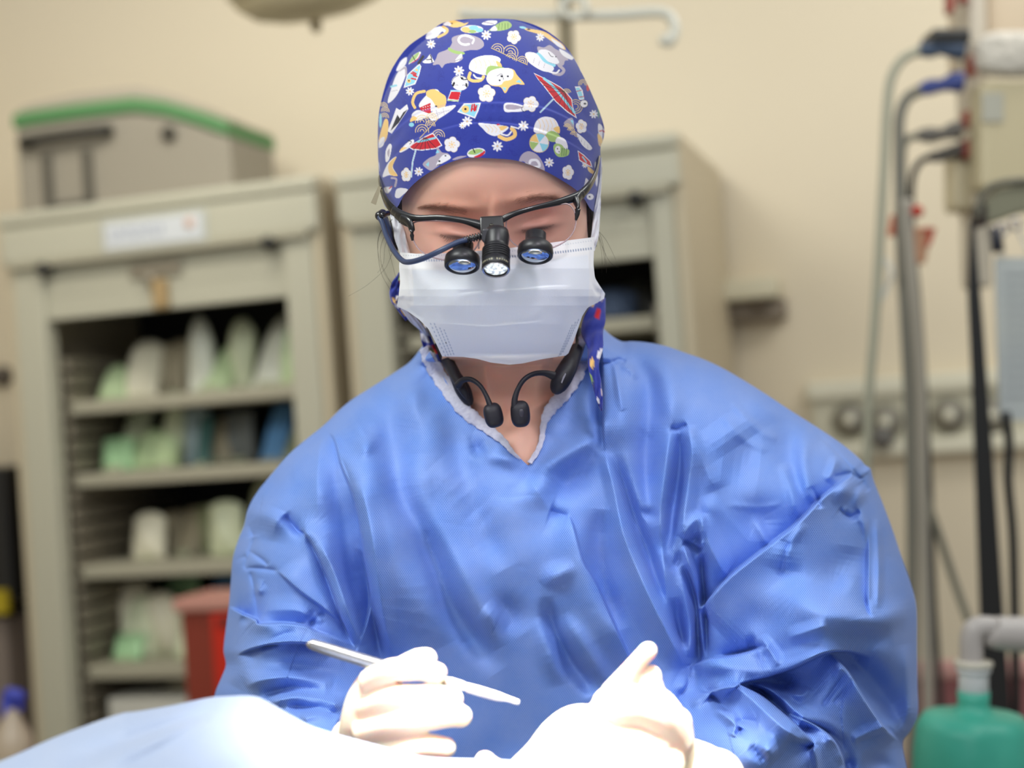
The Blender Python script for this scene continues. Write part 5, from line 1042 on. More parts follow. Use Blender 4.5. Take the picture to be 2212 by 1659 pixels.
FOLDS = [
 # --- left torso and sleeve
 Dd((766, 1419-0, 1, 60), (799, 1307, 9, 90), (787, 1203, 12, 100), (766, 1083, 11, 90), (735, 1000, 8, 70), (722, 950, 5, 50), (702, 926, 1, 30)),
 Vv((826, 1425, 8, 14), (805, 1330, 7, 16), (790, 1260, 5, 18), (774, 1150, 3, 20), (755, 1050, 2, 16)),
 Tt((700, 926, 5, 26), (690, 980, 6, 34), (685, 1060, 4, 40), (690, 1140, 1, 40)),
 Vv((722, 1000, 3, 22), (738, 1100, 5, 26), (752, 1200, 6, 26), (775, 1300, 5, 22)),
 Vv((770, 975, 4, 18), (740, 955, 3, 14), (715, 925, 1, 10)), Rr((800, 930, 3, 20), (790, 965, 5, 18), (768, 990, 1, 14)), Rr((745, 905, 3, 12), (775, 925, 3, 14), (790, 950, 1, 10)),
 Dd((768, 1402, 1, 40), (741, 1341, 6, 44), (708, 1249, 8, 50), (682, 1190, 7, 46), (658, 1152, 4, 34), (644, 1146, 1, 20)),
 Cc((612, 1112, 4, 8), (628, 1130, 8, 9), (645, 1148, 8, 8), (660, 1152, 2, 6)), Tt((608, 1102, 5, 26), (596, 1130, 6, 34), (588, 1170, 3, 40)),
 Dd((745, 1352, 1, 30), (700, 1316, 4, 40), (650, 1280, 5, 44), (622, 1256, 5, 40), (600, 1234, 2, 24)),
 Vv((560, 1060, 2, 14), (580, 1040, 4, 16), (612, 1030, 2, 18)), Rr((545, 1090, 4, 16), (562, 1110, 5, 22), (600, 1080, 4, 30), (650, 1010, 3, 34), (700, 960, 1, 30)),
 Cc((535, 1130, 3, 7), (545, 1152, 5, 7), (548, 1160, 2, 5)), Cc((550, 1158, 3, 5), (540, 1190, 3.5, 5), (530, 1222, 3, 5), (539, 1232, 1, 4)), Cc((533, 1227, 3, 4), (565, 1228, 3.5, 4), (600, 1233, 1.5, 4)), Cc((538, 1190, 2, 4), (565, 1208, 3, 4), (580, 1222, 1.5, 4)),
 Cc((500, 1212, 3, 5), (520, 1205, 3, 6), (532, 1200, 1, 4)), Cc((540, 1232, 3, 5), (548, 1264, 4, 5), (553, 1300, 3.5, 5), (558, 1345, 2, 5)), Rr((565, 1250, 3, 14), (560, 1275, 4, 10), (575, 1262, 2, 10)),
 ('S', [(470, 1300, 8, 46), (496, 1311, 13, 50), (524, 1325, 15, 56), (554, 1338, 15, 60), (562, 1347, 13, 60), (610, 1346, 12, 60), (658, 1351, 10, 54), (683, 1364, 8, 46), (735, 1382, 4, 40), (770, 1398, 1, 30)]),
 Vv((520, 1330, 4, 14), (540, 1345, 4, 12)), Tt((560, 1320, 2, 20), (640, 1318, 4, 24), (668, 1335, 3, 14)), Cc((668, 1352, 4, 5), (690, 1330, 4, 6), (702, 1326, 1, 4)), Tt((694, 1326, 4, 10), (680, 1345, 3, 10)),
 Rr((530, 1350, 3, 16), (570, 1352, 5, 18), (610, 1370, 3, 14)), Rr((545, 1420, 3, 12), (590, 1396, 5, 14), (640, 1372, 3, 10)), Vv((560, 1400, 3, 10), (600, 1380, 4, 9), (640, 1364, 2, 8)),
 ('S', [(505, 1420, 1, 16), (545, 1402, -7, 40), (600, 1390, -9, 46), (666, 1390, -9, 46), (740, 1400, -5, 36)]),
 Vv((560, 1440, 6, 30), (620, 1450, 10, 34), (690, 1455, 7, 30), (740, 1440, 3, 20)), Tt((530, 1484, 6, 20), (560, 1470, 10, 22), (620, 1462, 9, 20), (680, 1470, 6, 20), (720, 1480, 3, 20)),
 Rr((500, 1480, 8, 30), (520, 1440, 6, 26), (500, 1400, 4, 20)), Vv((478, 1440, 8, 18), (500, 1436, 5, 18), (540, 1430, 3, 16)),
 Vv((560, 1500, 8, 14), (630, 1490, 8, 14), (700, 1500, 6, 16)), Tt((580, 1520, 8, 12), (640, 1504, 10, 14), (700, 1512, 6, 12), (740, 1530, 3, 12)), Vv((620, 1525, 6, 10), (690, 1535, 6, 10), (730, 1550, 4, 10)), Tt((650, 1556, 6, 12), (690, 1544, 8, 12), (740, 1556, 4, 12)), Tt((718, 1500, 6, 22), (728, 1540, 8, 24)),
 Cc((824, 1425, 4, 7), (806, 1330, 7, 8), (792, 1240, 8, 9), (778, 1150, 7, 9), (764, 1070, 5, 8), (745, 1010, 3, 7), (715, 950, 1, 6)), Tt((846, 1420, 5, 18), (826, 1320, 7, 20), (812, 1220, 8, 22), (796, 1120, 6, 22), (778, 1040, 3, 18)),
 Cc((766, 1400, 3, 6), (738, 1341, 6, 7), (705, 1249, 7, 8), (680, 1192, 6, 8), (660, 1156, 3, 7)), Tt((782, 1395, 4, 14), (756, 1330, 6, 18), (724, 1240, 6, 18), (690, 1170, 3, 16)),
 # --- centre torso
 Vv((862, 850, 7, 40), (842, 930, 8, 44), (850, 1010, 7, 40), (870, 1083, 6, 34), (907, 1141, 6, 30), (940, 1216, 7, 28), (974, 1307, 7, 26), (1032, 1390, 6, 26), (1074, 1453, 4, 26)),
 Rr((900, 980, 2, 40), (905, 1060, 3, 34), (930, 1120, 3, 30), (985, 1210, 4, 26), (1030, 1300, 5, 28), (1080, 1400, 4, 28)), Rr((822, 880, 3, 30), (800, 960, 4, 40), (815, 1080, 4, 44), (850, 1200, 5, 44), (900, 1300, 5, 44), (950, 1400, 5, 40)),
 Rr((905, 800, 3, 20), (890, 860, 5, 26), (895, 930, 3, 30)), Vv((960, 870, 3, 30), (985, 960, 4, 34), (1010, 1060, 4, 36), (1045, 1150, 3, 34), (1090, 1230, 4, 30)), Rr((940, 1000, 2, 34), (1030, 1100, 3, 40)),
 Vv((1026, 935, 2, 16), (1032, 969, 5, 16), (1055, 972, 2, 12)), Rr((1040, 985, 3, 14), (1090, 990, 4, 16), (1120, 1012, 2, 14)),
 Rr((1150, 1030, 2, 18), (1203, 995, 5, 20), (1250, 968, 6, 18), (1300, 935, 3, 16)), Vv((1186, 1100, 5, 22), (1215, 1055, 8, 34), (1260, 1010, 8, 36), (1298, 975, 6, 26)), Vv((1270, 870, 4, 30), (1230, 920, 4, 26), (1210, 950, 2, 20)),
 Tt((1187, 1101, 2, 20), (1160, 1060, 4, 40), (1140, 1030, 2, 40)), Cc((1187, 1102, 5, 10), (1205, 1108, 4, 10), (1228, 1115, 2, 8)),
 ('D', [(1365, 1428, 6, 60), (1326, 1345, 9, 70), (1289, 1262, 10, 70), (1264, 1222, 9, 60), (1253, 1189, 7, 50), (1240, 1140, 5, 40), (1228, 1110, 2, 30)][::-1]),
 Rr((1174, 1268, 5, 16), (1200, 1245, 6, 20), (1245, 1222, 4, 14)), 
 Vv((1182, 1288, 5, 16), (1196, 1352, 8, 20), (1231, 1425, 9, 20), (1262, 1466, 8, 18), (1284, 1500, 5, 16)), Rr((1212, 1330, 4, 22), (1260, 1400, 5, 24), (1310, 1480, 4, 22)), Rr((1168, 1330, 3, 24), (1185, 1400, 4, 26), (1210, 1480, 4, 24)),
 Rr((1045, 1310, 4, 22), (1100, 1350, 2, 24)), Vv((1130, 1370, 3, 40), (1090, 1320, 4, 30), (1050, 1315, 2, 20)),
 Vv((1300, 1100, 5, 26), (1296, 1180, 6, 30), (1310, 1270, 6, 26), (1345, 1360, 5, 18)),
 # --- front panel edge and the folds right of it
 ('S', [(1297, 700, 7, 90), (1300, 780, 9, 110), (1302, 860, 9, 110), (1303, 930, 7, 80), (1307, 980, 3, 40)][::-1]), Vv((1290, 780, 6, 14), (1292, 860, 7, 14), (1296, 920, 5, 12)),
 Tt((1306, 972, 3, 12), (1314, 1010, 7, 14), (1326, 1052, 9, 16), (1347, 1153, 11, 24), (1380, 1236, 12, 30), (1416, 1316, 12, 34), (1459, 1399, 10, 30), (1480, 1445, 5, 20)),
 Vv((1330, 980, 3, 14), (1345, 1040, 6, 16), (1370, 1120, 9, 18), (1402, 1210, 10, 18), (1434, 1290, 10, 16), (1466, 1370, 8, 14), (1484, 1420, 5, 10)),
 Vv((1345, 760, 4, 16), (1385, 800, 8, 26), (1402, 850, 9, 30), (1395, 930, 8, 30), (1390, 1010, 7, 26), (1387, 1100, 4, 14)), Rr((1330, 800, 5, 20), (1345, 880, 5, 26), (1352, 960, 4, 26), (1372, 1040, 4, 18), (1385, 1108, 4, 10)),
 Rr((1340, 790, 3, 8), (1362, 800, 4, 7), (1376, 822, 3, 8)), Cc((1322, 784, 3, 4), (1338, 776, 4, 4), (1352, 782, 2, 4)), Tt((1326, 780, 3, 6), (1340, 860, 2, 8), (1346, 888, 1, 8)), Rr((1420, 760, 3, 24), (1440, 800, 3, 26), (1450, 870, 4, 24), (1452, 925, 5, 16)),
 Tt((1449, 922, 5, 12), (1440, 990, 8, 18), (1432, 1060, 9, 20), (1427, 1110, 6, 16), (1432, 1200, 6, 16), (1440, 1290, 6, 18), (1452, 1360, 4, 16)),
 Vv((1466, 930, 5, 10), (1470, 990, 10, 16), (1462, 1060, 11, 18), (1450, 1130, 8, 16), (1434, 1200, 4, 12)), Tt((1486, 918, 5, 10), (1494, 980, 8, 20), (1484, 1060, 8, 18), (1471, 1160, 8, 14)), Tt((1490, 920, 3, 16), (1520, 1000, 4, 22), (1545, 1060, 3, 30)),
 Cc((1449, 922, 3, 5), (1462, 926, 4, 5), (1484, 916, 3, 5)),
 Vv((1387, 1113, 4, 10), (1400, 1110, 3, 12), (1425, 1118, 3, 10)), Vv((1410, 1140, 3, 20), (1452, 1220, 4, 12), (1472, 1190, 3, 10)),
 Tt((1472, 1164, 6, 10), (1490, 1136, 7, 16), (1515, 1108, 5, 14)), Cc((1476, 1168, 6, 6), (1494, 1178, 9, 7), (1514, 1192, 9, 7)), Vv((1502, 1150, 5, 14), (1508, 1175, 8, 12)), Rr((1515, 1108, 4, 8), (1517, 1150, 5, 6), (1515, 1185, 3, 5)),
 Tt((1474, 1170, 6, 8), (1486, 1210, 9, 9), (1499, 1250, 9, 9), (1508, 1300, 7, 7), (1514, 1360, 6, 8), (1522, 1418, 4, 6)), Cc((1514, 1194, 14, 8), (1517, 1240, 16, 7), (1522, 1298, 16, 6), (1526, 1360, 14, 6), (1527, 1420, 8, 6)),
 Cc((1476, 1220, 5, 9), (1492, 1262, 10, 8), (1504, 1312, 16, 7), (1508, 1370, 16, 6), (1511, 1438, 8, 6)), Tt((1470, 1230, 4, 14), (1482, 1300, 7, 14), (1492, 1360, 8, 12), (1488, 1420, 6, 12)), Vv((1456, 1290, 4, 12), (1466, 1350, 6, 12), (1478, 1400, 4, 8)),
 # --- right sleeve
 ('S', [(1508, 1318, 4, 30), (1523, 1303, 12, 70), (1572, 1249, 15, 90), (1640, 1194, 15, 90), (1722, 1130, 14, 80), (1777, 1074, 12, 60), (1820, 1040, 8, 40), (1846, 1024, 4, 24)]),
 Tt((1519, 1110, 6, 16), (1530, 1170, 6, 22), (1560, 1230, 4, 20), (1574, 1244, 2, 12)), Rr((1517, 1104, 2, 20), (1560, 1085, 1, 24)), Vv((1600, 1150, 3, 40), (1640, 1120, 3, 40), (1640, 1170, 3, 26)), Rr((1625, 1110, 2, 12), (1650, 1160, 3, 10), (1660, 1180, 1, 8)),
 Rr((1570, 1090, .5, 8), (1640, 1096, .7, 7), (1690, 1088, .4, 8)), Vv((1690, 880, 3, 30), (1700, 960, 5, 36), (1712, 1020, 5, 28), (1722, 1090, 5, 20)), Rr((1740, 930, 4, 20), (1735, 1000, 4, 16), (1750, 1060, 5, 14), (1766, 1084, 3, 8)), Cc((1752, 1050, 3, 6), (1766, 1080, 5, 6), (1770, 1100, 2, 5)), Tt((1806, 985, 4, 10), (1798, 1020, 4, 12), (1784, 1040, 2, 12)), Cc((1800, 1030, 3, 5), (1820, 1026, 4, 5), (1842, 1020, 2, 4)), Rr((1690, 1000, 3, 12), (1710, 1060, 4, 12), (1722, 1120, 3, 10)),
 Rr((1560, 900, 3, 60), (1600, 960, 4, 60)), Vv((1560, 1000, 3, 60), (1640, 1010, 3, 50)), Rr((1580, 870, 1.5, 8), (1640, 930, 1.5, 9), (1680, 950, .5, 8)), Rr((1560, 900, 1.2, 8), (1610, 950, 1.5, 9), (1660, 975, .5, 8)), Rr((1700, 905, 2, 14), (1650, 880, 2, 20), (1600, 850, 1, 20)),
 Cc((1700, 884, 1.5, 4), (1740, 915, 3, 4), (1790, 958, 4, 4), (1830, 1000, 3, 4), (1862, 1038, 1.5, 4)), Tt((1776, 948, 3, 14), (1826, 992, 5, 16), (1866, 1022, 4, 14)), Cc((1840, 1024, 4, 5), (1862, 1034, 6, 5), (1876, 1022, 4, 5)),
 Rr((1800, 1090, 6, 14), (1826, 1060, 11, 18), (1852, 1042, 9, 14)), Rr((1852, 1050, 8, 12), (1856, 1070, 9, 12), (1842, 1100, 6, 10)), Cc((1812, 1098, 6, 7), (1836, 1116, 9, 7), (1858, 1104, 4, 6)), Cc((1862, 1038, 5, 7), (1878, 1060, 3, 6)),
 Tt((1815, 1100, 3, 8), (1828, 1106, 4, 8)), Rr((1700, 1170, 4, 30), (1690, 1230, 4, 34)), Cc((1705, 1170, 3, 6), (1692, 1210, 3, 7), (1684, 1246, 2, 6)), Rr((1740, 1130, 3, 10), (1712, 1170, 3, 10), (1700, 1210, 1, 10)), Rr((1848, 1110, 4, 14), (1866, 1130, 5, 8), (1873, 1180, 3, 7), (1874, 1260, 3, 7), (1874, 1300, 2, 7)),
 ('S', [(1875, 1120, 2, 30), (1875, 1200, -5, 26), (1875, 1300, -6, 26), (1880, 1332, -2, 18)]), Cc((1876, 1130, 2, 4), (1878, 1220, 4, 4), (1878, 1310, 4, 4), (1882, 1335, 2, 4)), Tt((1894, 1120, 3, 8), (1898, 1220, 5, 9), (1896, 1315, 4, 8)), Vv((1840, 1180, 3, 30), (1830, 1240, 3, 30)),
 Rr((1690, 1250, 4, 34), (1720, 1290, 7, 40), (1778, 1322, 9, 36), (1830, 1334, 10, 30), (1890, 1340, 10, 26), (1940, 1325, 9, 24), (1976, 1308, 6, 20)), Vv((1580, 1330, 2, 50), (1640, 1340, 4, 40), (1700, 1350, 4, 30)),
 Vv((1740, 1250, 4, 36), (1800, 1250, 5, 36), (1840, 1270, 3, 24)), Vv((1780, 1376, 8, 26), (1860, 1380, 10, 26), (1930, 1376, 8, 22)), Tt((1700, 1378, 4, 14), (1750, 1362, 6, 16), (1790, 1350, 4, 14)),
 ('S', [(1483, 1443, 4, 30), (1530, 1424, 10, 60), (1581, 1416, 12, 60), (1625, 1405, 9, 50), (1648, 1396, 4, 26)]), Cc((1560, 1420, 3, 8), (1610, 1408, 6, 8), (1644, 1396, 4, 6), (1656, 1400, 2, 5)), Tt((1643, 1372, 6, 12), (1656, 1398, 8, 14), (1672, 1420, 7, 16), (1682, 1440, 4, 14)), Vv((1636, 1385, 5, 12), (1610, 1392, 3, 10)),
 Rr((1500, 1440, 6, 14), (1540, 1440, 8, 20), (1600, 1450, 8, 24), (1660, 1446, 8, 20), (1730, 1424, 7, 16), (1780, 1408, 4, 12)), Cc((1491, 1434, 5, 9), (1484, 1480, 6, 9), (1462, 1512, 4, 9)), Tt((1496, 1436, 8, 12), (1486, 1470, 7, 16), (1470, 1500, 5, 16)),
 ('S', [(1560, 1520-12, -1, 14), (1600, 1478, -8, 30), (1660, 1462, -14, 40), (1720, 1440, -18, 50), (1780, 1412, -24, 60), (1830, 1408, -20, 60), (1880, 1420, -8, 40)]),
 Vv((1786, 1410, 14, 16), (1830, 1420, 26, 28), (1866, 1450, 34, 36), (1900, 1500, 34, 40), (1930, 1550, 26, 34), (1944, 1590, 10, 18)), Rr((1960, 1390, 8, 24), (1972, 1450, 10, 22), (1972, 1520, 9, 20), (1962, 1570, 6, 18)),
 Tt((1800, 1440, 8, 18), (1830, 1452, 12, 20), (1862, 1500, 14, 24), (1900, 1560, 14, 26), (1930, 1600, 10, 22)), Cc((1826, 1456, 2.5, 4), (1800, 1492, 3, 4), (1776, 1526, 2, 4)), Cc((1846, 1462, 2, 4), (1822, 1496, 2.5, 4), (1800, 1520, 2, 4)),
 Vv((1640, 1470, 8, 16), (1690, 1480, 10, 22), (1720, 1500, 8, 18)), Tt((1620, 1474, 4, 10), (1680, 1492, 6, 12), (1730, 1502, 7, 12), (1748, 1484, 4, 10)),
 Cc((1602, 1480, 12, 10), (1640, 1492, 24, 14), (1672, 1520, 26, 16), (1705, 1549, 20, 14), (1730, 1560, 8, 10)), Tt((1604, 1478, 6, 7), (1650, 1484, 10, 8), (1690, 1510, 12, 10), (1730, 1546, 12, 12), (1790, 1575, 10, 16), (1826, 1600, 6, 16)),
 Tt((1532, 1492, 8, 16), (1560, 1486, 14, 20), (1598, 1490, 20, 24), (1650, 1534, 22, 28), (1700, 1578, 20, 26), (1752, 1614, 12, 18)), Cc((1534, 1500, 8, 10), (1548, 1512, 12, 10), (1580, 1540, 6, 10)), Tt((1542, 1530, 8, 10), (1570, 1548, 12, 12), (1588, 1566, 10, 12), (1582, 1592, 6, 10)), Cc((1588, 1560, 10, 8), (1610, 1556, 6, 10), (1640, 1560, 4, 12)), Cc((1590, 1590, 8, 8), (1600, 1570, 8, 8)),
 Tt((1490, 1530, 8, 18), (1510, 1510, 8, 16), (1530, 1494, 6, 14)), Vv((1710, 1580, 16, 12), (1760, 1572, 18, 16), (1800, 1590, 16, 16), (1830, 1640, 14, 14), (1840, 1680, 8, 12)), Tt((1756, 1612, 12, 8), (1764, 1640, 12, 10), (1768, 1690, 8, 12)), Cc((1700, 1598, 8, 12), (1740, 1612, 14, 10), (1758, 1616, 8, 8)), Tt((1780, 1590, 8, 10), (1810, 1610, 10, 14), (1828, 1650, 10, 14)),
 ('S', [(1586, 1474, 5, 26), (1610, 1484, 14, 34), (1650, 1506, 22, 40), (1705, 1552, 22, 40), (1760, 1606, 8, 28)]),
 ('S', [(1790, 1408, 5, 36), (1830, 1446, 20, 56), (1862, 1500, 26, 66), (1900, 1556, 22, 56), (1946, 1606, 8, 36)]),
 ('S', [(1700, 1540, 3, 20), (1760, 1566, 10, 30), (1800, 1596, 14, 34), (1822, 1640, 14, 30), (1830, 1700, 8, 30)]), ('S', [(1510, 1500, 3, 20), (1534, 1494, 8, 24), (1566, 1484, 9, 26), (1600, 1478, 4, 20)]),
 Tt((1840, 1600, 6, 14), (1880, 1582, 8, 14), (1920, 1566, 6, 12)), Cc((1850, 1604, 4, 7), (1890, 1590, 5, 6), (1930, 1574, 3, 6)), Vv((1860, 1640, 8, 16), (1900, 1650, 8, 18), (1940, 1670, 6, 16)), Rr((1640, 1600, 8, 26), (1680, 1640, 10, 26)), Vv((1620, 1610, 6, 12), (1660, 1650, 8, 12)),
]
# fine random creases, like thin crinkled nonwoven
for i in range(70):
    x, y = rng.uniform(510, 1950), rng.uniform(800, 1640); a = rng.normal(1.1 if x < 900 else (1.2 if x < 1450 else .6), .7); L = rng.uniform(20, 90); h = rng.uniform(.12, .45)
    FOLDS.append((('R', 'V', 'C')[i % 3], [(x, y, h*.3, 6), (x+L*.5*math.cos(a)+rng.normal(0, 4), y+L*.5*math.sin(a), h, rng.uniform(5, 12)), (x+L*math.cos(a), y+L*math.sin(a), h*.2, 6)]))
def gown_base(x, y):
    dl = near(x, y, outer_l, False)[0]; dr = near(x, y, outer, False)[0]
    tl = np.clip(dl/190, 0, 1); tr = np.clip(dr/210, 0, 1)
    pl_ = np.sqrt(np.clip(1-(1-tl)**2, 0, 1)); pr_ = np.sqrt(np.clip(1-(1-tr)**2, 0, 1))
    d = 1.235-.135*np.minimum(pl_, pr_)
    # the bent-over chest comes forward as it rises, the lap falls back
    d -= .012*g2(x, y, 1120, 1150, 330, 220); d += .030*sm(1150, 1650, y)*g2(x, y, 1130, 1700, 330, 900)
    # forearms reach forward to the hands
    d -= .125*g2(x, y, 690, 1620, 120, 130, 0)*sm(1380, 1600, y)+.045*g2(x, y, 600, 1450, 110, 90)
    d -= .120*g2(x, y, 1610, 1640, 170, 150)*sm(1390, 1600, y)+.055*g2(x, y, 1780, 1360, 150, 110)
    d += .020*g2(x, y, 820, 1400, 40, 170, -14)+.022*g2(x, y, 1500, 1380, 36, 130)
    # lie close to the skin round the neckline
    dv = near(x, y, vneck, False)[0]; sk = skin_depth(np.clip(x, 955, 1252), y)-.007-.012*sm(930, 830, y)*0
    w = np.exp(-(dv/55)**2)*np.clip(np.minimum(dl, dr)/30, 0, 1); d = d*(1-w)+np.minimum(sk, d+.02)*w
    return d
def gown_depth(x, y):
    edge = np.clip(np.minimum(near(x, y, outer_l, False)[0], near(x, y, outer, False)[0])/26, 0.12, 1)
    nz = .0018*np.sin(x*.021+y*.013+2*np.sin(y*.011))*np.sin(y*.017-x*.008+1.3)
    return gown_base(x, y)-stroke_field(x, y, FOLDS, FOLD_GAIN)*edge-nz
FOLD_GAIN = 2.1
gv, gq, gpx, gpy = relief(gown_poly, gown_depth, 1.9)
def gown_back(x, y):
    e = np.minimum(near(x, y, outer_l, False)[0], near(x, y, outer, False)[0]); w = np.exp(-(e/14)**2)
    return (1-w)*gown_back0(x, y)+w*(gown_depth(x, y)+.0012)
gown_back0 = (lambda x, y: 1.236+.10*np.sqrt(np.clip(1-(1-np.clip(np.minimum(near(x, y, outer_l, False)[0], near(x, y, outer, False)[0])/230, 0, 1))**2, 0, 1)))
gbv, gbq, gbx, gby = relief(gown_poly, gown_back, 7, True)
gown_m = weave_mat('blue_nonwoven_gown', srgb(124, 158, 226), srgb(80, 116, 202), 4.6, 6.6, rough=.55, sheen=.04, sss=.0, spec=.32)
gown = obj('gown', [(gv, gq), (gbv, gbq)], gown_m, person, uv=np.concatenate([np.stack([gpx, gpy], 1), np.stack([gbx, gby], 1)]))
knit_m = mat('white_knit_binding', srgb(206, 206, 224), .9, bump=(420, .9, .0016), noise=(300, .5, srgb(180, 180, 206)))
def binding(mid, name='neck_binding'):
    q = spline(mid, 10); nn = len(q); q[:, 3] *= 1+.10*np.sin(np.arange(nn)*.9)+.06*np.sin(np.arange(nn)*2.3)
    d = skin_depth(np.clip(q[:, 0], 955, 1250), q[:, 1])-.009
    if q[0, 2] > 0: pass
    d = np.where(q[:, 2] > 0, q[:, 2], d)
    return obj(name, tube(P(q[:, 0], q[:, 1], d), q[:, 3]*.60/FPX*d, 16, flat=(.30, 1.0), updir=RT*.86+UP*.2), knit_m, gown)
def bd(x, y): return float(gown_depth(np.array([float(x)]), np.array([float(y)]))[0])-.0008
binding([(x, y, bd(xo, yo), w) for x, y, xo, yo, w in ((914, 752, 920, 770, 14), (928, 776, 925, 782, 26), (950, 814, 944, 818, 28), (978, 854, 972, 858, 28), (1008, 890, 1002, 894, 26), (1040, 916, 1034, 920, 22), (1066, 936, 1060, 942, 18), (1088, 954, 1084, 960, 13), (1106, 976, 1104, 984, 8), (1124, 992, 1120, 1000, 4))])
binding([(x, y, bd(xo, yo), w) for x, y, xo, yo, w in ((1270, 704, 1282, 720, 16), (1264, 736, 1276, 744, 24), (1254, 778, 1266, 786, 32), (1240, 815, 1254, 822, 34), (1222, 846, 1238, 856, 28), (1202, 868, 1216, 880, 24), (1184, 892, 1196, 902, 20), (1174, 918, 1184, 926, 12), (1170, 950, 1178, 958, 10), (1160, 976, 1168, 984, 10), (1144, 1000, 1152, 1008, 9))])

# ================================================================== GLOVED HANDS
glove_m = mat('latex_glove', srgb(240, 220, 196), .42, sss=.6, spec=.45, sss_col=(1.6, .6, .3), bump=(220, .15, .001))
cuff_m = mat('latex_glove_cuff', srgb(226, 216, 192), .55, spec=.35, bump=(90, .4, .003))
def W3(pts, n=5):
    q = spline(pts, n); return P(q[:, 0], q[:, 1], q[:, 2]), q[:, 3]/FPX*q[:, 2]
def finger(pts): c, r = W3(pts); return capsule(c, r, 16)
def melt(o, vox=.0011, it=6):
    r = o.modifiers.new('skin_fuse', 'REMESH'); r.mode = 'VOXEL'; r.voxel_size = vox; r.use_smooth_shade = True
    s_ = o.modifiers.new('soften', 'SMOOTH'); s_.iterations = it; s_.factor = .5
# hand holding the instrument (left in the picture)
g1 = obj('glove', [
  finger([(762, 1610, .915, 34), (768, 1560, .905, 34), (782, 1510, .90, 34), (806, 1468, .895, 30)]),
  finger([(820, 1640, .915, 44), (815, 1580, .905, 44), (822, 1520, .90, 42), (836, 1476, .895, 34)]),
  finger([(860, 1660, .92, 44), (856, 1600, .905, 40), (850, 1540, .90, 38)]),
  finger([(800, 1470, .89, 27), (846, 1448, .872, 26), (880, 1446, .868, 24), (910, 1447, .866, 23), (944, 1453, .866, 22)]),            # index
  finger([(820, 1480, .905, 26), (862, 1446, .892, 24), (900, 1426, .888, 24), (921, 1423, .887, 24)]),                                  # thumb
  finger([(795, 1528, .895, 28), (850, 1508, .872, 28), (900, 1503, .866, 25), (950, 1504, .864, 23), (980, 1509, .866, 21)]),            # middle
  finger([(790, 1580, .895, 30), (860, 1560, .870, 30), (920, 1552, .864, 28), (970, 1546, .864, 25), (996, 1547, .866, 24)]),            # ring
  finger([(800, 1625, .90, 30), (870, 1618, .872, 28), (920, 1610, .866, 26), (962, 1615, .866, 23)]),                                   # little
  finger([(770, 1640, .925, 50), (756, 1690, .95, 52)])], glove_m, person); melt(g1)
obj('glove_cuff', [capsule(*W3([(752, 1592, .955, 38), (742, 1660, .975, 50), (735, 1720, .99, 56)]), 24)], cuff_m, g1)
# the other hand
g2_ = obj('glove', [
  finger([(1330, 1500, .878, 34), (1352, 1466, .872, 26), (1376, 1432, .868, 20), (1396, 1410, .866, 20), (1400, 1406, .866, 20)]),       # thumb up
  finger([(1440, 1620, .90, 60), (1425, 1570, .885, 52), (1408, 1520, .875, 40), (1402, 1470, .872, 28), (1404, 1462, .872, 26)]),        # first knuckle ridge
  finger([(1460, 1600, .89, 40), (1420, 1540, .88, 52), (1370, 1520, .874, 50), (1318, 1526, .868, 44), (1304, 1534, .868, 32)]),
  finger([(1400, 1600, .885, 60), (1320, 1580, .872, 48), (1250, 1560, .866, 38), (1204, 1584, .860, 36), (1160, 1630, .852, 30), (1100, 1680, .846, 24)]), # index to the field
  finger([(1420, 1650, .885, 60), (1340, 1640, .868, 56), (1260, 1640, .858, 52), (1190, 1680, .85, 40)]),
  finger([(1450, 1660, .91, 60), (1460, 1600, .90, 42), (1462, 1560, .895, 34)]),
  finger([(1300, 1700, .87, 70), (1400, 1720, .89, 80)])], glove_m, person); melt(g2_)
obj('glove_cuff', [lathe([(.0175, -.03), (.0195, -.015), (.0208, 0.0), (.0214, .016), (.0226, .026), (.0230, .0275), (.0222, .029), (.018, .024)], P(1508, 1672, .925), P(1560, 1700, .965)-P(1500, 1668, .925), 40)], cuff_m, g2_)
obj('glove', [finger([(1200, 1760, .83, 40), (1120, 1700, .835, 30), (1062, 1660, .84, 24), (1048, 1646, .842, 22)])], glove_m, thing('gloved_fingertip', 'white gloved fingertip just showing above the drape edge between the two hands', 'finger', P(1048, 1660, .842)))

# instrument
steel = mat('brushed_steel', srgb(206, 204, 204), .22, metal=.9, bump=(600, .1, .0004)); steel_w = mat('pale_blade_holder', srgb(236, 230, 224), .35, metal=.2)
ins = thing('surgical_instrument', 'long thin metal surgical instrument held like a pen in the gloved hand', 'instrument', P(890, 1450, .88))
def bar2(pts, updir=None, flat=(.8, 1.0)):
    q = spline(pts, 6); c = P(q[:, 0], q[:, 1], q[:, 2]); return tube(c, q[:, 3]/2/FPX*q[:, 2], 16, flat=flat, updir=UP)
obj('handle', bar2([(666, 1387, .90, 10), (672, 1391, .90, 22), (700, 1400, .897, 26), (760, 1419, .892, 27), (830, 1440, .885, 27), (900, 1458, .878, 24), (960, 1470, .872, 20), (972, 1473, .871, 18)]), steel, ins)
obj('collar', bar2([(966, 1471, .871, 16), (974, 1474, .870, 20), (990, 1479, .869, 20), (1002, 1483, .868, 18), (1004, 1484, .868, 8)]), steel_w, ins)
obj('working_tip', bar2([(1004, 1483, .868, 10), (1010, 1485, .867, 18), (1040, 1494, .865, 20), (1074, 1504, .863, 18), (1092, 1508, .862, 12), (1110, 1514, .861, 10), (1120, 1517, .860, 9)]), steel_w, ins)

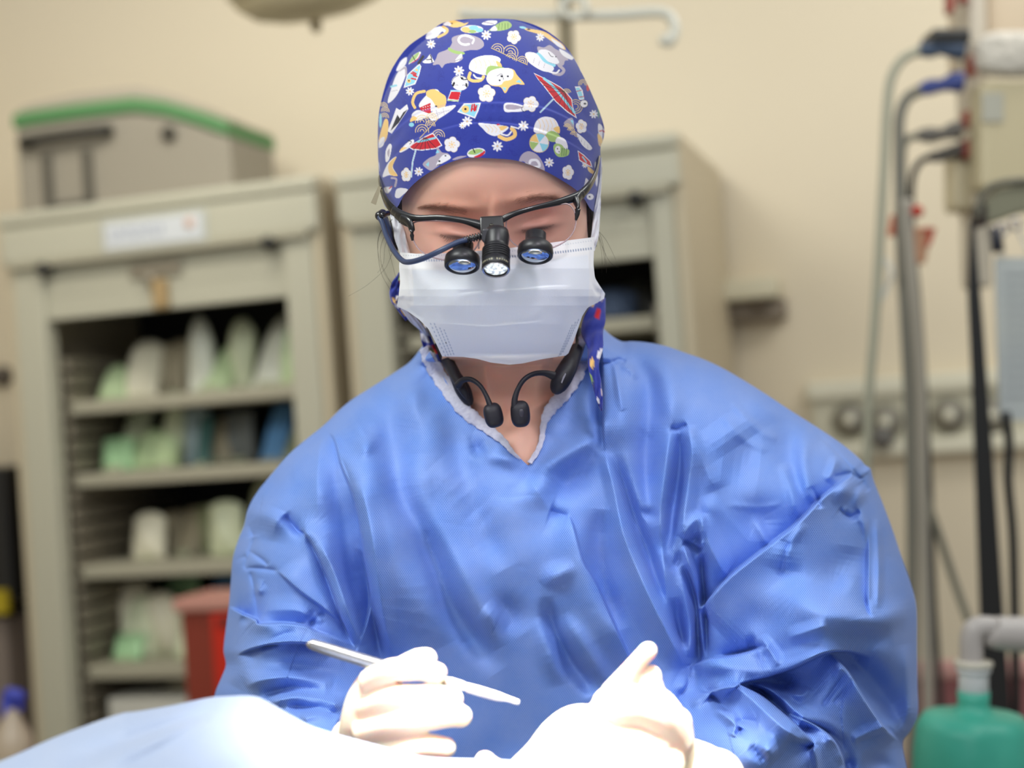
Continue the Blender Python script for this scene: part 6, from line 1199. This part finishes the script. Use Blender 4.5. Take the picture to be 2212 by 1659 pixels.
# ================================================================== DRAPE over the patient
drape_m = weave_mat('pale_blue_drape', srgb(180, 193, 219), srgb(160, 177, 212), 5, 5, rough=.7, sheen=.2, sss=.0, spec=.3)
TOP = spline([(-160, 1700), (-60, 1668), (0, 1645), (120, 1592), (200, 1562), (262, 1541), (300, 1536), (380, 1522), (450, 1507), (500, 1503), (545, 1503), (572, 1512), (620, 1540), (668, 1566), (720, 1584), (800, 1606), (860, 1622), (920, 1636), (1000, 1640), (1060, 1642), (1130, 1650), (1200, 1690), (1400, 1720), (1700, 1750), (2300, 1800)], 6)
def ytop(x): return np.interp(x, TOP[:, 0], TOP[:, 1])
xs = np.arange(-150, 2290, 6.0); ss = np.concatenate([np.linspace(-1, 0, 36)[:-1], np.linspace(0, 1, 110)])
Xg, Sg = np.meshgrid(xs, ss)
DT = np.interp(xs, [-150, 300, 560, 900, 1300, 2300], [.80, .83, .86, .835, .80, .78])[None, :]+0*Xg
front = np.clip(Sg, 0, 1); back = np.clip(-Sg, 0, 1)
Dg = DT-.34*front**1.1+.035*back
Yp = ytop(Xg)-(830-0)*0+front**1.25*520+back**1.3*330
dome = 4*np.sin(np.pi*np.clip(front*2.2, 0, 1))
Dg = Dg-stroke_field(Xg, Yp, [('V', [(1050*0+470, 1530, 2, 10), (420, 1548, 6, 12), (340, 1575, 7, 14), (240, 1612, 7, 20), (120, 1655, 5, 22)]), ('R', [(520, 1528, 2, 14), (440, 1562, 4, 18), (330, 1605, 4, 20), (200, 1660, 3, 24)]),
     ('V', [(460, 1546, 2, 8), (420, 1570, 4, 10), (340, 1620, 4, 12), (250, 1660, 2, 12)]), ('R', [(545, 1506, 3, 14), (520, 1540, 2, 26)]), ('V', [(800, 1640, 4, 30), (700, 1655, 5, 30), (600, 1665, 3, 30)]), ('V', [(960, 1655, 4, 20), (880, 1650, 3, 20)])])*1.5
Vd = P(Xg.ravel(), Yp.ravel(), Dg.ravel()); h, w = Xg.shape
idg = np.arange(h*w).reshape(h, w); Qd = np.stack([idg[:-1, :-1].ravel(), idg[1:, :-1].ravel(), idg[1:, 1:].ravel(), idg[:-1, 1:].ravel()], 1)
o = obj('surgical_drape', (Vd, Qd), drape_m, uv=np.stack([Xg.ravel(), (Yp+Sg*400).ravel()], 1))
sd_ = o.modifiers.new('thickness', 'SOLIDIFY'); sd_.thickness = .0012; sd_.offset = -1
tag(o, 'pale blue surgical drape humped at the lower left, glaring white under the hands', 'drape')

# ================================================================== RIGHT: anaesthesia equipment
gy = lambda n, c, r=.5, **k: mat(n, srgb(*c), r, **k)
D = 2.6
am = view_thing('anaesthesia_machine', 'beige anaesthesia machine column cut by the right edge, with red-banded outlets', 'machine', 2160, 1600, D)
beige = gy('machine_beige', (196, 184, 150)); tower = gy('machine_ivory', (208, 198, 176)); redm = gy('outlet_red', (150, 52, 38)); blk = gy('machine_black', (26, 26, 26), .45)
def quad(px0, py0, px1, py1, d, t, px0b=None, px1b=None):
    """box whose front spans the pixels, t metres deep"""
    a, b, c, e = P(px0, py0, d), P(px1, py0, d), P(px1b if px1b else px1, py1, d), P(px0b if px0b else px0, py1, d)
    k = FW*t
    return prism([a, b, c, e], [a+k, b+k, c+k, e+k])
obj('gas_column', [quad(2092, -60, 2132, 620, D+.05, .10, 2112, 2146)], gy('column_pale', (200, 190, 172), .4), am, False, bevel=.008)
obj('column_foot', quad(2064, 330, 2118, 452, D+.07, .08), gy('column_foot', (204, 192, 160)), am, False, bevel=.01)
obj('vaporiser_body', quad(2118, 172, 2330, 410, D-.05, .07), beige, am, False, bevel=.012)
obj('upper_housing', quad(2132, -80, 2330, 100, D+.1, .25), gy('machine_pinkish', (204, 186, 160)), am, False, bevel=.01)
obj('specification_label', quad(2122, 200, 2168, 262, D-.054, .004), gy('label_grey', (176, 174, 160)), am, False)
for y0, y1, x in ((118, 160, 2102), (238, 276, 2094), (300, 340, 2094)):
    obj('red_band', quad(x-8, y0, x+8, y1, D+.03, .03), redm, am, False, bevel=.004)
for x in (2056, 2084):
    obj('red_band', quad(x-7, -20, x+7, 26 if x < 2070 else 4, D+.03, .03), redm, am, False, bevel=.004)
o = obj('paper_towel', ellipsoid(P(2190, 118, D-.04), RT*.07, FW*.03, UP*.040, 24, 16, .6), gy('paper_white', (208, 202, 190), .8, bump=(30, .9, .02))); tag(o, 'crumpled white paper lying on the beige machine box at the right edge', 'paper towel')
# plugs and hoses
PL = [('slate plug', (60, 76, 100), [(1985, 108, 26), (2010, 108, 34), (2030, 104, 30), (2065, 108, 40), (2082, 110, 40)], 'uppermost dark slate hose plug under the black block on the machine column'),
      ('blue plug', (60, 74, 140), [(1987, 195, 26), (2010, 188, 34), (2035, 184, 28), (2060, 178, 42), (2078, 178, 44)], 'blue hose plug, second from the top on the machine column'),
      ('grey plug', (104, 100, 94), [(1984, 292, 24), (2010, 292, 34), (2035, 290, 26), (2060, 282, 38), (2074, 282, 40)], 'mid grey hose plug below the blue one on the machine column'),
      ('black plug', (88, 84, 78), [(2010, 340, 22), (2040, 334, 30), (2070, 326, 34), (2096, 322, 50), (2102, 322, 50)], 'lowest dark hose plug, turned down into a black hose')]
hoses = [[(1986, 110), (1950, 128), (1925, 170), (1916, 240), (1911, 340), (1904, 460), (1896, 600), (1888, 720), (1878, 840), (1874, 960), (1870, 1080), (1866, 1300), (1862, 1700)],
         [(1987, 196), (1960, 212), (1944, 250), (1942, 320), (1944, 420), (1948, 560), (1956, 700), (1964, 860), (1968, 1000), (1970, 1200), (1972, 1450), (1974, 1800)],
         [(1984, 293), (1962, 300), (1950, 322), (1950, 400), (1955, 520), (1966, 640), (1975, 760), (1984, 900), (1992, 1040), (2030, 1160), (2070, 1280), (2092, 1340)],
         [(2012, 338), (1988, 350), (1972, 380), (1968, 440), (1972, 540), (1982, 640), (1992, 780), (2002, 940), (2010, 1100), (2016, 1280), (2030, 1500), (2050, 1800)]]
hc = [(160, 160, 142), (120, 118, 108), (128, 126, 112), (48, 48, 46)]
hl_ = ['thick pale grey-green hose sweeping from the slate plug down past the wall panel', 'grey hose hanging from the blue plug behind the red clip', 'olive grey hose hanging from the grey plug and slanting right at the bottom', 'black hose hanging from the lowest plug through the tan tag']
for i, (nm, c, pts, lab) in enumerate(PL):
    d = D+.0+.02*i; q = spline([(x, y, d, w) for x, y, w in pts], 6)
    o = obj('hose_plug', tube(P(q[:, 0], q[:, 1], q[:, 2]), q[:, 3]/2/FPX*q[:, 2], 18), gy(nm.replace(' ', '_'), c, .45)); tag(o, lab, 'hose plug', 'hose plugs on the gas column')
    hw_ = [.0085, .008, .0075, .0065][i]; q = spline([(x, y, d) for x, y in hoses[i]], 6)
    o = obj('gas_hose', tube(P(q[:, 0], q[:, 1], q[:, 2]), hw_ if i != 1 else .0105, 14), gy('hose_%s' % ['pale', 'grey', 'olive', 'black'][i], hc[i], .5)); tag(o, hl_[i], 'hose', 'hoses hanging from the gas column')
obj('control_block', quad(2015, 60, 2098, 92, D-.02, .08), blk, am, False, bevel=.006)
q = [(1958, 430), (1966, 560), (1980, 700), (1990, 860), (1992, 1000), (1996, 1200), (2004, 1420), (2010, 1800)]
o = obj('gas_hose', tube(spline([P(x, y, D-.04) for x, y in q], 6), .0095, 14), gy('hose_wide_grey', (158, 152, 140), .4)); tag(o, 'widest light grey hose in the middle of the hanging bundle', 'hose', 'hoses hanging from the gas column')
clip = thing('hose_tag', 'tan and red tag clipped round the hanging hoses', 'tag', P(1990, 530, D-.03))
obj('tag_card', quad(1962, 490, 2016, 570, D-.04, .02, 1966, 2000), gy('tag_tan', (178, 134, 104), .6), clip, False, bevel=.004)
obj('tag_edge', [quad(1996, 492, 2022, 500, D-.045, .024, 1992, 2018), quad(2012, 494, 2022, 530, D-.045, .024, 1998, 2010)], gy('tag_red', (176, 70, 50), .6), clip, False)
o = obj('cable_clip', [quad(1926, 486, 1944, 508, D+.03, .03), quad(1930, 462, 1946, 490, D+.03, .03)], gy('clip_orange', (218, 98, 56), .5), None, False, bevel=.004); tag(o, 'orange clip on the left side of the hose bundle', 'clip')
o = obj('cable_clip', lathe([(.009, 0), (.011, .012), (.006, .02)], P(1978, 458, D-.04), -FW, 16), gy('clip_red', (180, 44, 24), .5)); tag(o, 'small round red clip just right of the black hose', 'clip')
o = obj('cable_wrap', tube(spline([P(1912, 560, D), P(1926, 590, D-.01), P(1916, 620, D), P(1900, 650, D)], 6), .005, 10), gy('wrap_white', (214, 212, 202), .7)); tag(o, 'white wrap hanging between the first hose and the bundle', 'cable wrap')
# black stand strap, clip board and mounting arm
st_ = thing('monitor_stand', 'black upright stand bar widening downward near the right edge', 'stand', P(2130, 1700, 2.3))
dd = 2.3
obj('stand_bar', [prism(pt((2094, 478, dd), (2104, 470, dd), (2112, 560, dd), (2124, 700, dd), (2136, 860, dd), (2150, 1050, dd), (2170, 1340, dd), (2200, 1760, dd), (2124, 1760, dd), (2116, 1340, dd), (2106, 1050, dd), (2098, 820, dd), (2090, 640, dd)), pt((2094, 478, dd+.03), (2104, 470, dd+.03), (2112, 560, dd+.03), (2124, 700, dd+.03), (2136, 860, dd+.03), (2150, 1050, dd+.03), (2170, 1340, dd+.03), (2200, 1760, dd+.03), (2124, 1760, dd+.03), (2116, 1340, dd+.03), (2106, 1050, dd+.03), (2098, 820, dd+.03), (2090, 640, dd+.03)))], blk, st_, False, bevel=.002)
obj('stand_cable', tube(spline([P(2172, 890, dd+.02), P(2180, 960, dd+.02), P(2178, 1040, dd+.02), P(2188, 1160, dd+.02), P(2192, 1340, dd+.02), P(2196, 1600, dd+.02)], 6), .0075, 10), blk, st_)
arm_ = thing('mounting_arm', 'grey clamp arm with steel rings under the beige machine box', 'clamp', P(2170, 450, 2.35))
da = 2.35
obj('arm_plate', [prism(pt((2124, 440, da), (2150, 410, da), (2200, 396, da), (2260, 394, da), (2260, 452, da), (2200, 462, da), (2150, 480, da), (2124, 486, da)), pt((2124, 440, da+.07), (2150, 410, da+.07), (2200, 396, da+.07), (2260, 394, da+.07), (2260, 452, da+.07), (2200, 462, da+.07), (2150, 480, da+.07), (2124, 486, da+.07)))], gy('arm_grey_green', (140, 138, 116), .4, metal=.3), arm_, False, bevel=.006)
obj('arm_pad', quad(2116, 438, 2134, 488, da-.01, .05), gy('arm_pad_brown', (48, 34, 30), .5), arm_, False, bevel=.005)
obj('arm_edge', tube(spline([P(2112, 470, da-.01), P(2122, 424, da-.01), P(2160, 396, da-.01), P(2260, 388, da-.01)], 6), .006, 10), gy('arm_edge_dark', (96, 94, 80), .5), arm_)
for x, y in ((2164, 496), (2194, 484)):
    obj('ring', tube([P(x+11*math.cos(t), y+11*math.sin(t), da-.03) for t in np.linspace(0, 2*math.pi, 25)], .003, 8), gy('ring_steel', (176, 172, 172), .15, metal=.9), arm_)
obj('hanging_strap', tube([P(2150, 490, da-.02), P(2156, 545, da-.02)], .010, 10), gy('strap_navy', (48, 50, 60), .5), arm_)
cb = thing('hanging_chart', 'pale grey printed sheet hanging at the right edge below the clamp', 'chart', P(2180, 700, da))
sheet = gy('chart_paper', (184, 188, 184), .6, noise=(9, .5, srgb(170, 176, 180)))
obj('sheet', quad(2150, 556, 2300, 908, da-.015, .006, 2160, 2300), sheet, cb, False)
obj('print_lines', [quad(2172, 590+i*22, 2290, 594+i*22, da-.017, .001) for i in range(13)], gy('print_grey', (158, 162, 166), .6), cb, False)
obj('sheet_cord', [tube([P(2156, 520, da), P(2168, 560, da-.015)], .003, 8), tube([P(2200, 500, da), P(2230, 560, da-.015)], .003, 8)], gy('cord_white', (210, 206, 196), .6), cb)

# breathing bag, elbow and tube
bb = thing('breathing_bag', 'teal rubber breathing bag hanging from a grey elbow at the lower right corner', 'breathing bag', P(2100, 1700, 1.75))
db = 1.75
def Lb(prof, px, d, m, name, par=None, n=40):
    """upright turned form; prof (half width px, py)"""
    o_ = P(px, prof[0][1], d); ax = P(px, prof[-1][1], d)-o_; Lx = np.linalg.norm(ax)
    y0, y1 = prof[0][1], prof[-1][1]
    return obj(name, lathe([(r/FPX*d, (y-y0)/(y1-y0)*Lx) for r, y in prof], o_, ax, n), m, par or bb)
teal = gy('teal_rubber', (58, 164, 142), .42, spec=.45, noise=(7, .35, srgb(96, 196, 172)), bump=(9, .35, .02), sss=.1)
V_, F_ = lathe([(34/FPX*db, 0), (33/FPX*db, .012), (33/FPX*db, .018), (46/FPX*db, .026), (80/FPX*db, .032), (105/FPX*db, .040), (120/FPX*db, .054), (127/FPX*db, .08), (128/FPX*db, .12), (120/FPX*db, .2), (80/FPX*db, .27), (.001, .29)], P(2103, 1492, db), -UP, 56)
ang = np.arctan2((V_-P(2103, 1492, db))@FW, (V_-P(2103, 1492, db))@RT); hgt = -(V_-P(2103, 1492, db))@UP
cen = P(2103, 1492, db)[None, :]-UP[None, :]*hgt[:, None]; rad = V_-cen; V_ = cen+rad*(1-.10*(np.cos(ang+1.5)**24*np.clip((hgt-.02)/.03, 0, 1)))[:, None]
# the shoulders bulge upward either side of the neck
V_ = V_+UP[None, :]*(.012*np.clip((np.linalg.norm(rad, axis=1)-.03)/.04, 0, 1)*np.exp(-((hgt-.04)/.03)**2))[:, None]
obj('bag', (V_, F_), teal, bb)
Lb([(30, 1440), (36, 1442), (36, 1450), (32, 1453), (31, 1462), (32, 1500), (30, 1502)], 2103, db, gy('white_connector', (214, 214, 216), .4), 'bag_connector')
Lb([(24, 1426), (40, 1428), (41, 1434), (38, 1440), (28, 1442)], 2103, db, gy('connector_flange', (206, 200, 186), .45), 'flange')
greyp = gy('elbow_grey', (176, 170, 166), .4)
q = spline([(2099, 1430, 25), (2098, 1400, 25), (2099, 1378, 25), (2106, 1360, 25), (2124, 1354, 24), (2150, 1356, 23)], 6)
obj('elbow', tube(P(q[:, 0], q[:, 1], np.full(len(q), db)), q[:, 2]/FPX*db, 24), greyp, bb)
q = spline([(2138, 1362, 24), (2146, 1366, 34), (2170, 1368, 37), (2220, 1370, 38), (2300, 1372, 38)], 6)
obj('corrugated_hose', tube(P(q[:, 0], q[:, 1], np.full(len(q), db)), q[:, 2]/FPX*db, 24), greyp, bb)
# things low behind the person
o = obj('waste_bin', [prism(pt((1966, 1432, 2.9), (2300, 1424, 2.9), (2300, 1900, 2.9), (1940, 1900, 2.9)), pt((1966, 1432, 3.2), (2300, 1424, 3.2), (2300, 1900, 3.2), (1940, 1900, 3.2)))], gy('bin_dusty_pink', (138, 84, 84), .6), None, False, bevel=.01); tag(o, 'dusty pink bin low behind the teal bag', 'bin')
o = obj('bin_lid', [prism(pt((1960, 1428, 2.89), (2300, 1420, 2.89), (2300, 1462, 2.89), (1960, 1470, 2.89)), pt((1960, 1428, 3.21), (2300, 1420, 3.21), (2300, 1462, 3.21), (1960, 1470, 3.21)))], gy('bin_lid_pink', (198, 150, 142), .6), bpy.data.objects['waste_bin'], False, bevel=.01)
# red sharps container in front of the left cabinet
sh = thing('sharps_container', 'red sharps container with a pinkish lid between the left cabinet and the gown sleeve', 'sharps container', G(on(440, 1400, -.3)[0], -.2, on(440, 1800, -.3)[1]))
a0, t0 = on(384, 1322, -.30); a1, _ = on(620, 1322, -.30); _, t1 = on(384, 1292, -.30); _, b0 = on(400, 1800, -.30)
am_, _ = on(463, 1400, -.30)
obj('container_body', bx(a0+.006, am_, -.30, -.15, b0, t0), gy('sharps_dark_red', (134, 50, 34), .45), sh, False, bevel=.008)
obj('container_front', bx(am_, a1, -.312, -.15, b0, t0-.004), gy('sharps_bright_red', (196, 36, 14), .4), sh, False, bevel=.006)
obj('lid', bx(a0-.006, a1, -.315, -.14, t0, t1), gy('sharps_lid_pink', (190, 136, 122), .5), sh, False, bevel=.008)
obj('lid_latch', bx(am_+.02, am_+.06, -.318, -.30, t0-.035, t0-.012), gy('sharps_latch', (120, 30, 20), .5), sh, False, bevel=.004)
# far left edge
wa, wc = on(2, 1010, .1); _, wc2 = on(2, 1300, .1)
o = obj('wall_cupboard', bx(wa-.5, on(14, 1100, .1)[0], .1, .5, wc2, wc), gy('left_black_panel', (18, 18, 20), .5), None, False, bevel=.01); tag(o, 'black panelled unit at the very left edge beside the left cabinet', 'cupboard')
y0 = on(2, 1275, .09); y1 = on(18, 1325, .09)
o = obj('warning_label', bx(y0[0]-.1, y1[0], .085, .1, y1[1], y0[1]), gy('label_yellow', (170, 150, 20), .5), o, False)
o = obj('service_box', bx(wa-.5, on(16, 1400, .12)[0], .12, .5, on(2, 1640, .12)[1], on(2, 1335, .12)[1]), gy('left_brown_grey', (124, 112, 104), .6), None, False, bevel=.01); tag(o, 'brownish grey unit below the black panel at the left edge', 'cupboard')
sx, sy = 30, 1590
sp_ = thing('spray_bottle', 'clear spray bottle with a blue trigger head at the far lower left', 'spray bottle', P(sx, 1640, 2.8))
obj('trigger_head', [capsule([P(22, 1500, 2.8), P(40, 1505, 2.8)], .014), tube([P(18, 1500, 2.8), P(16, 1596, 2.8)], .012, 12), capsule([P(38, 1508, 2.8), P(44, 1530, 2.8)], .007)], gy('trigger_blue', (40, 52, 160), .4), sp_)
obj('bottle', lathe([(.012, 0), (.016, .015), (.036, .05), (.042, .07), (.042, .088), (.040, .092)], P(26, 1530, 2.8), -UP, 28), gy('bottle_peach', (176, 160, 140), .3), sp_)
o = obj('work_surface', [prism(pt((-200, 1652, 2.7), (66, 1640, 2.7), (66, 1900, 2.7), (-200, 1900, 2.7)), pt((-200, 1652, 3.2), (66, 1640, 3.2), (66, 1900, 3.2), (-200, 1900, 3.2)))], gy('worktop_white', (206, 200, 186), .5), None, False); tag(o, 'pale counter under the spray bottle at the lower left', 'counter')
o = obj('round_wall_fitting', lathe([(.03, 0), (.034, .02), (.02, .05)], G(on(4, 812, WB-.02)[0], WB, on(4, 812, WB-.02)[1]), -N1, 20), gy('knob_dark', (92, 84, 74), .5)); tag(o, 'dark round knob on the wall at the left edge, level with the top shelf', 'wall fitting')
